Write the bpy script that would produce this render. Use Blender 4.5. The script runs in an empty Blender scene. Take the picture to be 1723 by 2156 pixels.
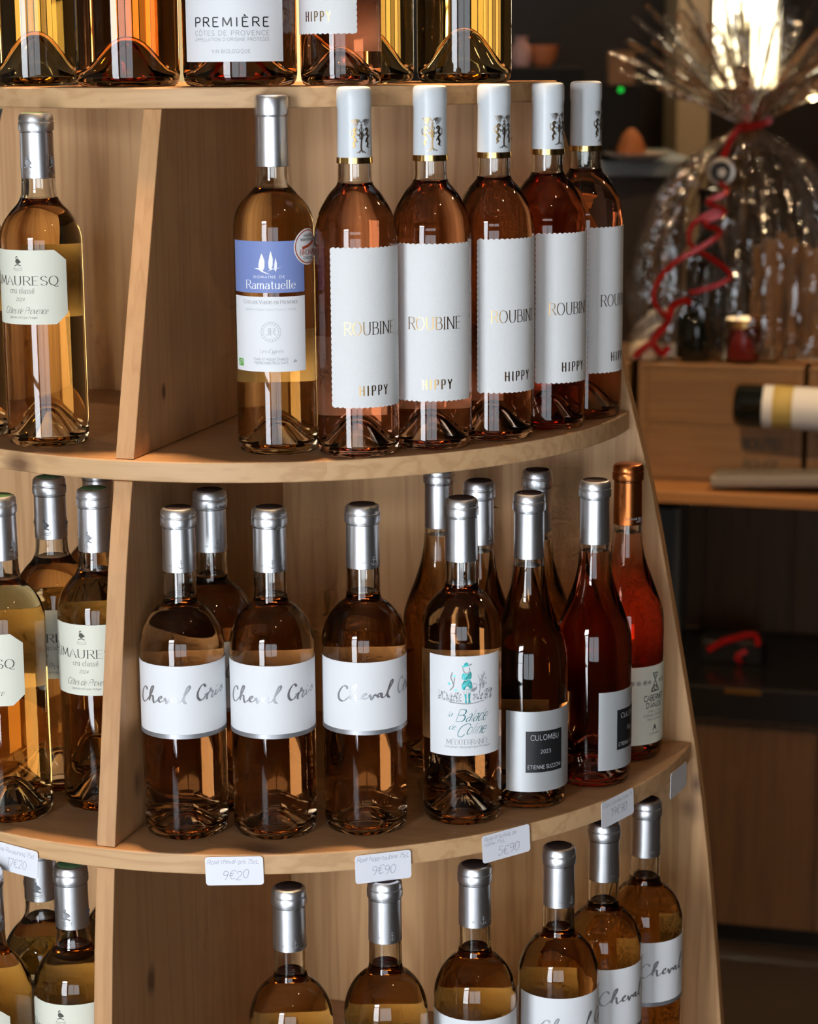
import bpy, bmesh, math, random
from mathutils import Vector, Matrix
random.seed(7)
sc = bpy.context.scene
COL = sc.collection
PI = math.pi
rad = math.radians

# ------------------------------------------------------------------ camera
EYE = 1.685
cam_d = bpy.data.cameras.new('camera'); cam = bpy.data.objects.new('camera', cam_d); COL.objects.link(cam)
cam_d.sensor_fit = 'VERTICAL'; cam_d.sensor_height = 36.0; cam_d.sensor_width = 36.0
cam_d.lens = 4673.26 / 2156 * 36.0
cam_d.clip_start = 0.05; cam_d.clip_end = 60
_R = Vector((0.99996774, -0.00164262, -0.00786297)); _U = Vector((0.00803272, 0.20448433, 0.97883688)); _F = Vector((0, 0.97886846, -0.20449093))
cam.matrix_world = Matrix(((_R.x, _U.x, -_F.x, 0), (_R.y, _U.y, -_F.y, 0), (_R.z, _U.z, -_F.z, EYE), (0, 0, 0, 1)))
cam_d.dof.use_dof = True; cam_d.dof.focus_distance = 1.97; cam_d.dof.aperture_fstop = 7.6
sc.camera = cam

# ------------------------------------------------------------------ world, light, exposure
w = bpy.data.worlds.new('world'); sc.world = w; w.use_nodes = True
w.node_tree.nodes['Background'].inputs[0].default_value = (0.75, 0.87, 1.0, 1)
w.node_tree.nodes['Background'].inputs[1].default_value = 0.6
sc.view_settings.view_transform = 'Standard'; sc.view_settings.look = 'None'
sc.view_settings.gamma = 1.0; sc.view_settings.use_curve_mapping = False
sc.view_settings.exposure = 1.28
cy = sc.cycles
cy.max_bounces = 13; cy.transmission_bounces = 13; cy.glossy_bounces = 4; cy.diffuse_bounces = 3; cy.transparent_max_bounces = 24
cy.use_light_tree = False; cy.caustics_reflective = False; cy.use_adaptive_sampling = True; cy.adaptive_threshold = 0.06; cy.adaptive_min_samples = 10
cy.sample_clamp_indirect = 3.0; cy.blur_glossy = 0.6
cy.use_denoising = True

def area(name, loc, rot, sx, sy, power, col):
    d = bpy.data.lights.new(name, 'AREA'); d.shape = 'RECTANGLE'; d.size = sx; d.size_y = sy; d.energy = power; d.color = col
    o = bpy.data.objects.new(name, d); COL.objects.link(o); o.location = loc; o.rotation_euler = rot
    return o
def spot(name, loc, power, col, radius=0.035, angle=110, blend=0.6, target=None):
    d = bpy.data.lights.new(name, 'SPOT'); d.energy = power; d.color = col; d.shadow_soft_size = radius
    d.spot_size = rad(angle); d.spot_blend = blend
    o = bpy.data.objects.new(name, d); COL.objects.link(o); o.location = loc
    if target is not None:
        o.rotation_euler = (Vector(target) - Vector(loc)).to_track_quat('-Z', 'Y').to_euler()
    return o
DAY = (0.90, 0.94, 1.0); WARM = (1.0, 0.66, 0.36)
area('door_daylight_upper', (-1.45, -1.12, 2.11), (rad(90), 0, 0), 0.96, 0.26, 13, DAY)
area('door_daylight_lower', (-1.45, -1.12, 1.00), (rad(90), 0, 0), 0.96, 1.86, 34, DAY)
area('shopfront_daylight', (-0.05, -1.12, 1.05), (rad(90), 0, 0), 1.60, 1.50, 8.5, DAY)
# ceiling downlights: x, y, power; the last is added to brighten the rear column
LAMPS = [(-0.17, 2.13, 75), (0.75, 1.2, 2.4), (0.45, 0.3, 2.2), (0.3, -0.5, 2.2), (1.7, 2.6, 7), (0.95, 3.75, 24), (-1.3, 3.2, 14), (0.75, 5.5, 14)]

# ------------------------------------------------------------------ mesh helpers
class MB:
    def __init__(s): s.v = []; s.f = []; s.m = []
    def add(s, vs, fs, mi=0):
        o = len(s.v); s.v += [tuple(p) for p in vs]; s.f += [tuple(i + o for i in f) for f in fs]; s.m += [mi] * len(fs); return s
    def box(s, x0, x1, y0, y1, z0, z1, mi=0, M=None):
        vs = [(x, y, z) for x in (x0, x1) for y in (y0, y1) for z in (z0, z1)]
        if M: vs = [M @ Vector(p) for p in vs]
        return s.add(vs, [(0, 1, 3, 2), (4, 6, 7, 5), (0, 4, 5, 1), (2, 3, 7, 6), (0, 2, 6, 4), (1, 5, 7, 3)], mi)
    def lathe(s, prof, seg=48, mi=0, flip=False, cx=0, cy_=0, M=None):
        vs = []; fs = []; rows = []
        for r, z in prof:
            if r < 1e-6: rows.append([len(vs)]); vs.append((cx, cy_, z))
            else:
                rows.append(list(range(len(vs), len(vs) + seg)))
                vs += [(cx + r * math.cos(2 * PI * k / seg), cy_ + r * math.sin(2 * PI * k / seg), z) for k in range(seg)]
        for a, b in zip(rows, rows[1:]):
            for k in range(seg):
                k2 = (k + 1) % seg
                if len(a) == 1 and len(b) == 1: continue
                if len(a) == 1: f = (a[0], b[k2], b[k])
                elif len(b) == 1: f = (a[k], a[k2], b[0])
                else: f = (a[k], a[k2], b[k2], b[k])
                fs.append(f[::-1] if flip else f)
        if M: vs = [M @ Vector(p) for p in vs]
        return s.add(vs, fs, mi)
    def tube(s, pts, r, seg=8, mi=0):
        pts = [Vector(p) for p in pts]; n = len(pts); rs = r if isinstance(r, (list, tuple)) else [r] * n
        vs = []; fs = []; up = Vector((0, 0, 1))
        for i, p in enumerate(pts):
            t = (pts[min(i + 1, n - 1)] - pts[max(i - 1, 0)]).normalized()
            a = t.cross(up if abs(t.z) < .95 else Vector((1, 0, 0))).normalized(); b = a.cross(t)
            vs += [p + rs[i] * (a * math.cos(2 * PI * k / seg) + b * math.sin(2 * PI * k / seg)) for k in range(seg)]
        for i in range(n - 1):
            for k in range(seg):
                fs.append((i * seg + k, i * seg + (k + 1) % seg, (i + 1) * seg + (k + 1) % seg, (i + 1) * seg + k))
        fs.append(tuple(range(seg))[::-1]); fs.append(tuple((n - 1) * seg + k for k in range(seg)))
        return s.add(vs, fs, mi)
    def prism(s, poly, axis_fn, d0, d1, mi=0):
        n = len(poly)
        vs = [axis_fn(p, d0) for p in poly] + [axis_fn(p, d1) for p in poly]
        fs = [tuple(range(n)), tuple(range(n, 2 * n))[::-1]] + [(i, i + n, (i + 1) % n + n, (i + 1) % n) for i in range(n)]
        return s.add(vs, fs, mi)
    def mesh(s, name, mats, smooth=None, fix=True):
        me = bpy.data.meshes.new(name); me.from_pydata(s.v, [], s.f)
        for m in mats: me.materials.append(m)
        for p, mi in zip(me.polygons, s.m): p.material_index = mi
        if fix:
            bm = bmesh.new(); bm.from_mesh(me); bmesh.ops.recalc_face_normals(bm, faces=bm.faces); bm.to_mesh(me); bm.free()
        if smooth is not None:
            for p in me.polygons: p.use_smooth = True
            if smooth < 179: me.set_sharp_from_angle(angle=rad(smooth))
        me.update(); return me
    def obj(s, name, mats, parent=None, smooth=None, fix=True):
        if not isinstance(mats, (list, tuple)): mats = [mats]
        return link(name, s.mesh(name, mats, smooth, fix), parent)
def link(name, me, parent=None):
    o = bpy.data.objects.new(name, me); COL.objects.link(o)
    if parent: o.parent = parent
    return o
def thing(name, label, cat, loc=(0, 0, 0), rz=0, group=None):
    o = bpy.data.objects.new(name, None); COL.objects.link(o); o.location = loc; o.rotation_euler = (0, 0, rz)
    o.empty_display_size = .05; tag(o, label, cat, group); return o
def tag(o, label, cat, group=None):
    o['label'] = label; o['category'] = cat
    if group: o['group'] = group
    return o
def struct(o): o['kind'] = 'structure'; return o
def bevel(o, wd=0.002, seg=2):
    m = o.modifiers.new('bevel', 'BEVEL'); m.width = wd; m.segments = seg; m.limit_method = 'ANGLE'; m.angle_limit = rad(40); return o

# ------------------------------------------------------------------ materials
def newmat(name):
    m = bpy.data.materials.new(name); m.use_nodes = True; nt = m.node_tree; nt.nodes.clear()
    out = nt.nodes.new('ShaderNodeOutputMaterial'); return m, nt, out
def pbr(name, col, rough=.5, metal=0, spec=.5, noise=None, bump=None, trans=0, coat=0, emit=None):
    m, nt, out = newmat(name); b = nt.nodes.new('ShaderNodeBsdfPrincipled'); nt.links.new(b.outputs[0], out.inputs[0])
    b.inputs['Base Color'].default_value = (*col, 1); b.inputs['Roughness'].default_value = rough; b.inputs['Metallic'].default_value = metal
    b.inputs['Specular IOR Level'].default_value = spec; b.inputs['Transmission Weight'].default_value = trans; b.inputs['Coat Weight'].default_value = coat
    if emit: b.inputs['Emission Color'].default_value = (*emit[0], 1); b.inputs['Emission Strength'].default_value = emit[1]
    tc = nt.nodes.new('ShaderNodeTexCoord')
    if noise:   # (scale, amount)
        n = nt.nodes.new('ShaderNodeTexNoise'); n.inputs['Scale'].default_value = noise[0]; n.inputs['Detail'].default_value = 4
        nt.links.new(tc.outputs['Object'], n.inputs['Vector'])
        mx = nt.nodes.new('ShaderNodeMix'); mx.data_type = 'RGBA'
        mx.inputs[6].default_value = (*[c * (1 - noise[1]) for c in col], 1); mx.inputs[7].default_value = (*[min(1, c * (1 + noise[1])) for c in col], 1)
        nt.links.new(n.outputs['Fac'], mx.inputs[0]); nt.links.new(mx.outputs[2], b.inputs['Base Color'])
    if bump:    # (scale, strength, distance)
        n = nt.nodes.new('ShaderNodeTexNoise'); n.inputs['Scale'].default_value = bump[0]; n.inputs['Detail'].default_value = 3
        nt.links.new(tc.outputs['Object'], n.inputs['Vector'])
        bp = nt.nodes.new('ShaderNodeBump'); bp.inputs['Strength'].default_value = bump[1]; bp.inputs['Distance'].default_value = bump[2]
        nt.links.new(n.outputs['Fac'], bp.inputs['Height']); nt.links.new(bp.outputs[0], b.inputs['Normal'])
    return m
def math_node(nt, op, a, b=None):
    n = nt.nodes.new('ShaderNodeMath'); n.operation = op
    for i, x in enumerate((a, b)):
        if x is None: continue
        if isinstance(x, (int, float)): n.inputs[i].default_value = x
        else: nt.links.new(x, n.inputs[i])
    return n.outputs[0]
def wood(name, light, dark, grain='Z', knots=(), rough=.5, lam=0.085, rings=1.0, spec=.35):
    """pine: stretched grain, glued lamellae of slightly different tone, knots at given object positions (x,y,z,radius,stretch)"""
    m, nt, out = newmat(name); b = nt.nodes.new('ShaderNodeBsdfPrincipled'); nt.links.new(b.outputs[0], out.inputs[0])
    b.inputs['Roughness'].default_value = rough; b.inputs['Specular IOR Level'].default_value = spec
    tc = nt.nodes.new('ShaderNodeTexCoord'); sep = nt.nodes.new('ShaderNodeSeparateXYZ'); nt.links.new(tc.outputs['Object'], sep.inputs[0])
    st = {'Z': (1, 1, .045), 'X': (.045, 1, 1), 'Y': (1, .045, 1)}[grain]
    cross = {'Z': 'X', 'X': 'Y', 'Y': 'X'}[grain]
    mp = nt.nodes.new('ShaderNodeMapping'); mp.inputs['Scale'].default_value = st
    # lamella index shifts the grain and its tone
    idx = math_node(nt, 'FLOOR', math_node(nt, 'DIVIDE', sep.outputs[cross], lam))
    wn = nt.nodes.new('ShaderNodeTexWhiteNoise'); wn.noise_dimensions = '1D'; nt.links.new(idx, wn.inputs['W'])
    off = nt.nodes.new('ShaderNodeVectorMath'); off.operation = 'ADD'
    sc3 = nt.nodes.new('ShaderNodeVectorMath'); sc3.operation = 'SCALE'; nt.links.new(wn.outputs['Color'], sc3.inputs[0]); sc3.inputs['Scale'].default_value = 3.0
    nt.links.new(tc.outputs['Object'], off.inputs[0]); nt.links.new(sc3.outputs[0], off.inputs[1])
    nt.links.new(off.outputs[0], mp.inputs['Vector'])
    n1 = nt.nodes.new('ShaderNodeTexNoise'); n1.inputs['Scale'].default_value = 34; n1.inputs['Detail'].default_value = 3; nt.links.new(mp.outputs[0], n1.inputs['Vector'])
    ring = math_node(nt, 'SINE', math_node(nt, 'MULTIPLY', n1.outputs['Fac'], 34.0))
    ring = math_node(nt, 'MULTIPLY', math_node(nt, 'ADD', ring, 1.0), 0.5)
    ring = math_node(nt, 'POWER', ring, 2.2)
    n2 = nt.nodes.new('ShaderNodeTexNoise'); n2.inputs['Scale'].default_value = 420; n2.inputs['Detail'].default_value = 2; nt.links.new(mp.outputs[0], n2.inputs['Vector'])
    n3 = nt.nodes.new('ShaderNodeTexNoise'); n3.inputs['Scale'].default_value = 4; nt.links.new(tc.outputs['Object'], n3.inputs['Vector'])
    fac = math_node(nt, 'MULTIPLY', ring, 0.42 * rings)
    fac = math_node(nt, 'ADD', fac, math_node(nt, 'MULTIPLY', n2.outputs['Fac'], 0.20))
    fac = math_node(nt, 'ADD', fac, math_node(nt, 'MULTIPLY', wn.outputs['Value'], 0.22))
    fac = math_node(nt, 'ADD', fac, math_node(nt, 'MULTIPLY', n3.outputs['Fac'], 0.15))
    mx = nt.nodes.new('ShaderNodeMix'); mx.data_type = 'RGBA'; mx.inputs[6].default_value = (*light, 1); mx.inputs[7].default_value = (*dark, 1)
    nt.links.new(fac, mx.inputs[0]); col = mx.outputs[2]
    for (kx, ky, kz, kr, ks) in knots:
        v = nt.nodes.new('ShaderNodeVectorMath'); v.operation = 'SUBTRACT'; nt.links.new(tc.outputs['Object'], v.inputs[0]); v.inputs[1].default_value = (kx, ky, kz)
        v2 = nt.nodes.new('ShaderNodeVectorMath'); v2.operation = 'MULTIPLY'; nt.links.new(v.outputs[0], v2.inputs[0])
        s3 = [1 / kr] * 3; s3['XYZ'.index(grain)] /= ks; v2.inputs[1].default_value = s3
        ln = nt.nodes.new('ShaderNodeVectorMath'); ln.operation = 'LENGTH'; nt.links.new(v2.outputs[0], ln.inputs[0])
        ds = math_node(nt, 'ADD', ln.outputs['Value'], math_node(nt, 'MULTIPLY', math_node(nt, 'SUBTRACT', n1.outputs['Fac'], .5), 2.6))
        mr = nt.nodes.new('ShaderNodeMapRange'); mr.inputs[1].default_value = .25; mr.inputs[2].default_value = 1.25; mr.inputs[3].default_value = .85; mr.inputs[4].default_value = 0
        nt.links.new(ds, mr.inputs[0])
        k = nt.nodes.new('ShaderNodeMix'); k.data_type = 'RGBA'; nt.links.new(mr.outputs[0], k.inputs[0]); nt.links.new(col, k.inputs[6]); k.inputs[7].default_value = (.13, .06, .03, 1)
        col = k.outputs[2]
    nt.links.new(col, b.inputs['Base Color'])
    bp = nt.nodes.new('ShaderNodeBump'); bp.inputs['Strength'].default_value = .12; bp.inputs['Distance'].default_value = .0006
    nt.links.new(n2.outputs['Fac'], bp.inputs['Height']); nt.links.new(bp.outputs[0], b.inputs['Normal'])
    return m
def glass(name, ior, col=(1, 1, 1), vol=None):
    m, nt, out = newmat(name); g = nt.nodes.new('ShaderNodeBsdfGlass'); g.inputs['IOR'].default_value = ior; g.inputs['Roughness'].default_value = 0
    g.inputs['Color'].default_value = (*col, 1); nt.links.new(g.outputs[0], out.inputs['Surface'])
    if vol:
        a = nt.nodes.new('ShaderNodeVolumeAbsorption'); a.inputs['Color'].default_value = (*vol[0], 1); a.inputs['Density'].default_value = vol[1]
        nt.links.new(a.outputs[0], out.inputs['Volume'])
    return m
def film(name, tint, gloss, rough, bumpy=40):
    """clear crumpled cellophane: mostly see-through, with glossy folds"""
    m, nt, out = newmat(name); t = nt.nodes.new('ShaderNodeBsdfTransparent'); t.inputs[0].default_value = (*tint, 1)
    g = nt.nodes.new('ShaderNodeBsdfGlossy'); g.inputs['Roughness'].default_value = rough; g.inputs['Color'].default_value = (1, 1, 1, 1)
    tc = nt.nodes.new('ShaderNodeTexCoord'); n = nt.nodes.new('ShaderNodeTexNoise'); n.inputs['Scale'].default_value = bumpy; n.inputs['Detail'].default_value = 3
    nt.links.new(tc.outputs['Object'], n.inputs['Vector']); bp = nt.nodes.new('ShaderNodeBump'); bp.inputs['Strength'].default_value = .8; bp.inputs['Distance'].default_value = .01
    nt.links.new(n.outputs['Fac'], bp.inputs['Height']); nt.links.new(bp.outputs[0], g.inputs['Normal'])
    f = nt.nodes.new('ShaderNodeFresnel'); f.inputs['IOR'].default_value = 1.5; nt.links.new(bp.outputs[0], f.inputs['Normal'])
    k = math_node(nt, 'ADD', math_node(nt, 'MULTIPLY', f.outputs[0], 1.2), gloss)
    k = math_node(nt, 'MINIMUM', k, .9)
    mx = nt.nodes.new('ShaderNodeMixShader'); nt.links.new(k, mx.inputs[0]); nt.links.new(t.outputs[0], mx.inputs[1]); nt.links.new(g.outputs[0], mx.inputs[2])
    nt.links.new(mx.outputs[0], out.inputs[0]); return m
def emis(name, col, st):
    m, nt, out = newmat(name); e = nt.nodes.new('ShaderNodeEmission'); e.inputs[0].default_value = (*col, 1); e.inputs[1].default_value = st; nt.links.new(e.outputs[0], out.inputs[0]); return m

PINE_L = (.64, .39, .185); PINE_D = (.40, .205, .08)
M_panel = wood('pine_back_panel', PINE_L, PINE_D, 'Z', knots=[(.438, 0, .932, .013, 1.4), (.446, 0, .958, .008, 1.6), (.30, 0, .79, .012, 1.2), (.27, 0, 1.50, .010, 2.4)], lam=.075)
M_divider = wood('pine_divider', (.60, .34, .155), (.34, .16, .06), 'Z', knots=[(.009, -.385, 1.045, .0085, 1.9), (.009, -.37, .85, .010, 1.2), (.009, -.30, 1.385, .0035, 1.6)], lam=.3, rings=.5)
M_shelf = wood('pine_shelf', (.66, .42, .215), (.42, .225, .095), 'X', knots=[(-.045, -.283, 1.643, .0065, 1.0), (-.105, -.355, 1.323, .010, 1.7), (.13, -.405, 1.0, .013, 1.6), (.33, -.285, .99, .010, 1.8)], lam=.11, rings=.8)

M_shelf_top = wood('pine_shelf_darker_top', (.46, .26, .125), (.28, .135, .055), 'X', knots=[(.13, -.405, 1.0019, .013, 1.6)], lam=.11, rings=.6, rough=.4)  # shelf tops darker and more orange than the edges
M_glass = glass('clear_bottle_glass', 1.5, (.985, .99, .98))
def wine_mats(name, T):
    """T = colour left after crossing 70 mm of wine"""
    sg = [-math.log(t) / .07 for t in T]; D = max(sg) * 1.05; c = tuple(1 - s / D for s in sg)
    return [glass(name + '_against_glass', 1.335 / 1.5, vol=(c, D)), glass(name + '_surface', 1.335, vol=(c, D))]
W_ROSE = wine_mats('pale_rose_wine', (.95, .56, .28))
W_SALMON = wine_mats('salmon_rose_wine', (.95, .46, .27))
W_RED = wine_mats('deep_pink_wine', (.97, .27, .15))
W_COPPER = wine_mats('copper_rose_wine', (.95, .52, .20))
W_ORANGE = wine_mats('golden_orange_rose_wine', (.96, .59, .23))
W_AMBER = wine_mats('amber_rose_wine', (.95, .40, .11))
W_GOLD = wine_mats('golden_rose_wine', (.94, .66, .25))

M_silver = pbr('silver_foil', (.74, .75, .77), .36, 1.0, bump=(60, .08, .002))
M_white_cap = pbr('pale_grey_capsule', (.66, .71, .74), .34, 0, .5)
M_copper_cap = pbr('copper_foil', (.62, .20, .055), .30, 1.0)
M_gold = pbr('gold_foil', (.80, .55, .22), .18, 1.0)
M_darkgold = pbr('gold_print_foil', (.46, .30, .13), .32, 1.0)
M_silverfoil = pbr('silver_print_foil', (.40, .41, .43), .40, .7)
M_paper = pbr('white_label_paper', (.80, .82, .84), .55, 0, .3)
M_paper_tex = pbr('textured_white_paper', (.77, .79, .79), .7, 0, .25, noise=(500, .04), bump=(700, .25, .0006))
M_cream = pbr('cream_label_paper', (.74, .75, .63), .6, 0, .3)
M_blue = pbr('blue_label_paper', (.20, .27, .56), .5, 0, .3)
M_grey_label = pbr('silver_grey_label', (.50, .52, .53), .42, .35, .5)
M_black_ink = pbr('black_ink', (.012, .013, .014), .45)
M_ink = pbr('dark_olive_ink', (.07, .07, .055), .6)
M_grey_ink = pbr('grey_ink', (.30, .31, .33), .6)
M_lightgrey_ink = pbr('light_grey_ink', (.52, .54, .57), .5)
M_white_ink = pbr('white_ink', (.88, .90, .93), .4)
M_teal = pbr('teal_foil', (.06, .50, .50), .3, .6)
M_teal_d = pbr('dark_teal_ink', (.03, .22, .24), .4, .3)
M_green = pbr('green_print', (.10, .42, .05), .5)
M_red_ink = pbr('bronze_red_ink', (.55, .10, .04), .4, .2)
M_pen = pbr('ballpoint_ink', (.16, .16, .26), .5)
M_cap_dark = pbr('dark_capsule_top', (.045, .03, .03), .75, 0, .05)
M_cap_green = pbr('green_gold_capsule_top', (.10, .20, .09), .7, .1, .1)
M_tag = pbr('white_card', (.80, .82, .88), .45, 0, .4)
M_sealglue = pbr('bottle_mould_mark', (.8, .8, .8), .4)

# ------------------------------------------------------------------ stroke lettering
G = {}
def gl(ch, adv, s): G[ch] = (adv, s)
gl('A', 8.6, '0 0 4.1 10 8.2 0;1.5 3.5 6.7 3.5'); gl('B', 7.6, '1 0 1 10;~1 10 4 10 6 9.2 6 6.3 4 5.3 1 5.3;~1 5.3 5 5.2 6.9 4 6.9 1.4 5 0 1 0')
gl('C', 8.6, '~8 8 7 9.6 5 10.2 2.5 9.3 .8 7 .5 5 .8 3 2.5 .7 5 -.2 7 .4 8 2'); gl('D', 9, '1 0 1 10;~1 10 4 10 7 8.6 8.2 5 7 1.4 4 0 1 0')
gl('E', 7.2, '1 0 1 10;1 10 6.5 10;1 5.2 5.5 5.2;1 0 6.7 0'); gl('F', 6.8, '1 0 1 10;1 10 6.5 10;1 5.2 5.5 5.2')
gl('G', 9, '~8 8 7 9.6 5 10.2 2.5 9.3 .8 7 .5 5 .8 3 2.5 .7 5 -.2 7 .4 8.2 2;8.2 0 8.2 4.4;5.6 4.4 8.2 4.4'); gl('H', 9.2, '1 0 1 10;8 0 8 10;1 5.1 8 5.1')
gl('I', 2.8, '1.2 0 1.2 10'); gl('J', 5.4, '4 10 4 3;~4 3 3.6 .6 1.8 -.2 .4 1.2'); gl('K', 8, '1 0 1 10;7 10 1 4.5;3 6.3 7.5 0'); gl('L', 6.6, '1 0 1 10;1 0 6.2 0')
gl('M', 10.6, '1 0 1.4 10;1.4 10 5.2 1.5;5.2 1.5 9 10;9 10 9.4 0'); gl('N', 9.4, '1 0 1 10;1 10 8.2 0;8.2 0 8.2 10')
gl('O', 9.8, '~4.8 10.2 2 9 .5 5 2 1 4.8 -.2 7.6 1 9.1 5 7.6 9 4.8 10.2'); gl('P', 7.4, '1 0 1 10;~1 10 4.5 10 6.7 9 6.7 5.8 4.5 4.7 1 4.7')
gl('Q', 9.8, '~4.8 10.2 2 9 .5 5 2 1 4.8 -.2 7.6 1 9.1 5 7.6 9 4.8 10.2;~4.5 .2 6 -1.2 8 -2 9.4 -1.2'); gl('R', 8, '1 0 1 10;~1 10 4.5 10 6.7 9 6.7 6 4.5 5 1 5;4 5 7.8 0')
gl('S', 7.2, '~6.3 8.4 5 10 2.6 10 1 8.4 1.4 6.4 3.6 5.2 6 3.9 6.6 2.1 5.5 .3 3.2 -.2 .7 1.5'); gl('T', 7.8, '3.9 0 3.9 10;.2 10 7.6 10')
gl('U', 9, '1 10 1 3;~1 3 2 .6 4.3 -.2 6.6 .6 7.6 3;7.6 3 7.6 10'); gl('V', 8.4, '0 10 4.1 0;4.1 0 8.2 10'); gl('W', 11, '0 10 2.7 0;2.7 0 5.4 9;5.4 9 8.1 0;8.1 0 10.8 10')
gl('X', 8, '.4 10 7.4 0;7.2 10 .4 0'); gl('Y', 8, '.2 10 3.9 5;7.6 10 3.9 5;3.9 5 3.9 0'); gl('Z', 7.6, '.8 10 7 10;7 10 .6 0;.6 0 7 0')
gl('a', 6.2, '~1 5 2.6 6.3 4.4 6 5 4.4;5 4.4 5 0;~5 3.7 2 3.3 .6 1.8 1.4 .1 3 -.1 5 1.5'); gl('b', 6.4, '1 0 1 10;~1 4.5 2.5 6.2 4.6 6 5.7 3.1 4.6 .1 2.5 -.1 1 1.3')
gl('c', 5.6, '~5 5 3.5 6.3 1.5 5.5 .6 3 1.5 .5 3.5 -.2 5.1 1'); gl('d', 6.6, '5.4 0 5.4 10;~5.4 4.5 4 6.2 1.9 6 .7 3.1 1.9 .1 4 -.1 5.4 1.3')
gl('e', 6, '.8 3.3 5.3 3.3;~5.3 3.3 5.1 5 3.6 6.3 1.6 5.6 .6 3 1.6 .4 3.6 -.2 5.3 1.1'); gl('f', 4, '~4 9.6 3 10.1 1.9 9.5 1.6 7.5;1.6 7.5 1.6 0;.2 6 3.6 6')
gl('g', 6.4, '~5.3 4.5 4 6.2 1.9 6 .7 3.2 1.9 .5 4 .3 5.3 1.6;5.3 6.2 5.3 -1;~5.3 -1 4.4 -2.8 2.4 -2.9 .9 -2'); gl('h', 6.4, '1 0 1 10;~1 4.4 2.8 6.2 4.6 6 5.2 4.2;5.2 4.2 5.2 0')
gl('i', 2.6, '1.2 0 1.2 6.2;1.2 8.2 1.2 8.9'); gl('j', 3, '1.6 6.2 1.6 -1;~1.6 -1 1 -2.7 -.4 -2.6;1.6 8.2 1.6 8.9'); gl('k', 5.8, '1 0 1 10;5 6.2 1 2.6;2.4 3.8 5.4 0'); gl('l', 2.6, '1.2 0 1.2 10')
gl('m', 9.6, '1 0 1 6.2;~1 4.4 2.4 6.2 4 6.1 4.7 4.4;4.7 4.4 4.7 0;~4.7 4.4 6.2 6.2 7.8 6.1 8.4 4.4;8.4 4.4 8.4 0'); gl('n', 6.4, '1 0 1 6.2;~1 4.4 2.8 6.2 4.6 6 5.2 4.2;5.2 4.2 5.2 0')
gl('o', 6.4, '~3.1 6.3 1.2 5.4 .6 3 1.2 .6 3.1 -.2 5 .6 5.6 3 5 5.4 3.1 6.3'); gl('p', 6.4, '1 6.2 1 -3;~1 4.5 2.5 6.2 4.6 6 5.7 3.1 4.6 .1 2.5 -.1 1 1.3'); gl('q', 6.6, '5.4 6.2 5.4 -3;~5.4 4.5 4 6.2 1.9 6 .7 3.1 1.9 .1 4 -.1 5.4 1.3')
gl('r', 4.4, '1 0 1 6.2;~1 4 2.2 5.9 3.4 6.3 4.2 5.9'); gl('s', 5, '~4.4 5.3 3.2 6.3 1.6 6.1 .9 4.8 1.9 3.6 3.6 2.9 4.4 1.6 3.4 .1 1.8 -.2 .5 .9'); gl('t', 4.2, '1.8 8.4 1.8 1.4;~1.8 1.4 2.2 .1 3.2 -.1 4 .5;.2 6.1 3.8 6.1')
gl('u', 6.4, '1 6.2 1 2;~1 2 1.6 .1 3.4 -.1 5.2 1.8;5.2 6.2 5.2 0'); gl('v', 5.6, '.2 6.2 2.7 0;2.7 0 5.2 6.2'); gl('w', 8, '.2 6.2 2.2 0;2.2 0 4 5.6;4 5.6 5.8 0;5.8 0 7.8 6.2'); gl('x', 5.4, '.4 6.2 5 0;5 6.2 .4 0')
gl('y', 5.6, '.2 6.2 2.8 .2;5.2 6.2 2.4 -1.4;~2.4 -1.4 1.5 -2.8 .2 -2.7'); gl('z', 5.2, '.6 6.2 4.8 6.2;4.8 6.2 .4 0;.4 0 4.8 0')
gl('0', 6.6, '~3.2 10.1 1.2 8.6 .6 5 1.2 1.4 3.2 -.1 5.2 1.4 5.8 5 5.2 8.6 3.2 10.1'); gl('1', 4.2, '.6 7.8 2.6 10;2.6 10 2.6 0'); gl('2', 6.6, '~.8 7.6 1.6 9.6 3.4 10.1 5.2 9.2 5.4 7 3.6 4 .6 0;.6 0 5.8 0')
gl('3', 6.4, '~.8 8.6 2.4 10.1 4.8 9.6 5.2 7.4 3.2 5.5 5.6 4 5.6 1.6 3.4 -.1 .6 1.2'); gl('4', 6.8, '4.4 0 4.4 10;4.4 10 .4 3;.4 3 6.2 3'); gl('5', 6.4, '5.2 10 1.6 10;1.6 10 1 5.8;~1 5.8 3.4 6.3 5.4 5 5.6 2.4 4 .2 1.8 -.1 .5 .9')
gl('7', 6, '.6 10 5.6 10;5.6 10 2.2 0'); gl('9', 6.6, '~5.4 7.2 4.6 5.2 2.4 4.8 .8 6.6 1.2 9.2 3.2 10.1 5.2 8.8 5.5 6 4.8 2 2.6 -.1')
gl('\u20ac', 7.4, '~6.6 8.6 5 10 2.8 9.4 1.4 6.6 1.4 3.4 2.8 .6 5 0 6.6 1.4;.2 6 4.6 6;.2 4 4.2 4'); gl("'", 2.4, '1.2 10 .8 7.4'); gl(' ', 3.6, '')
ACC = {'\u00e9': ('e', '3 7.4 4.4 9.2'), '\u00e8': ('e', '3.4 7.4 2 9.2'), '\u00f4': ('o', '1.6 7.4 3.1 9.2;3.1 9.2 4.6 7.4'), '\u00c8': ('E', '4.2 11.2 2.4 13'), '\u00c9': ('E', '3.2 11.2 5 13'), '\u00d4': ('O', '3 11.4 4.8 13;4.8 13 6.6 11.4')}
for k, (b, s) in ACC.items(): gl(k, G[b][0], G[b][1] + ';' + s)
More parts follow.
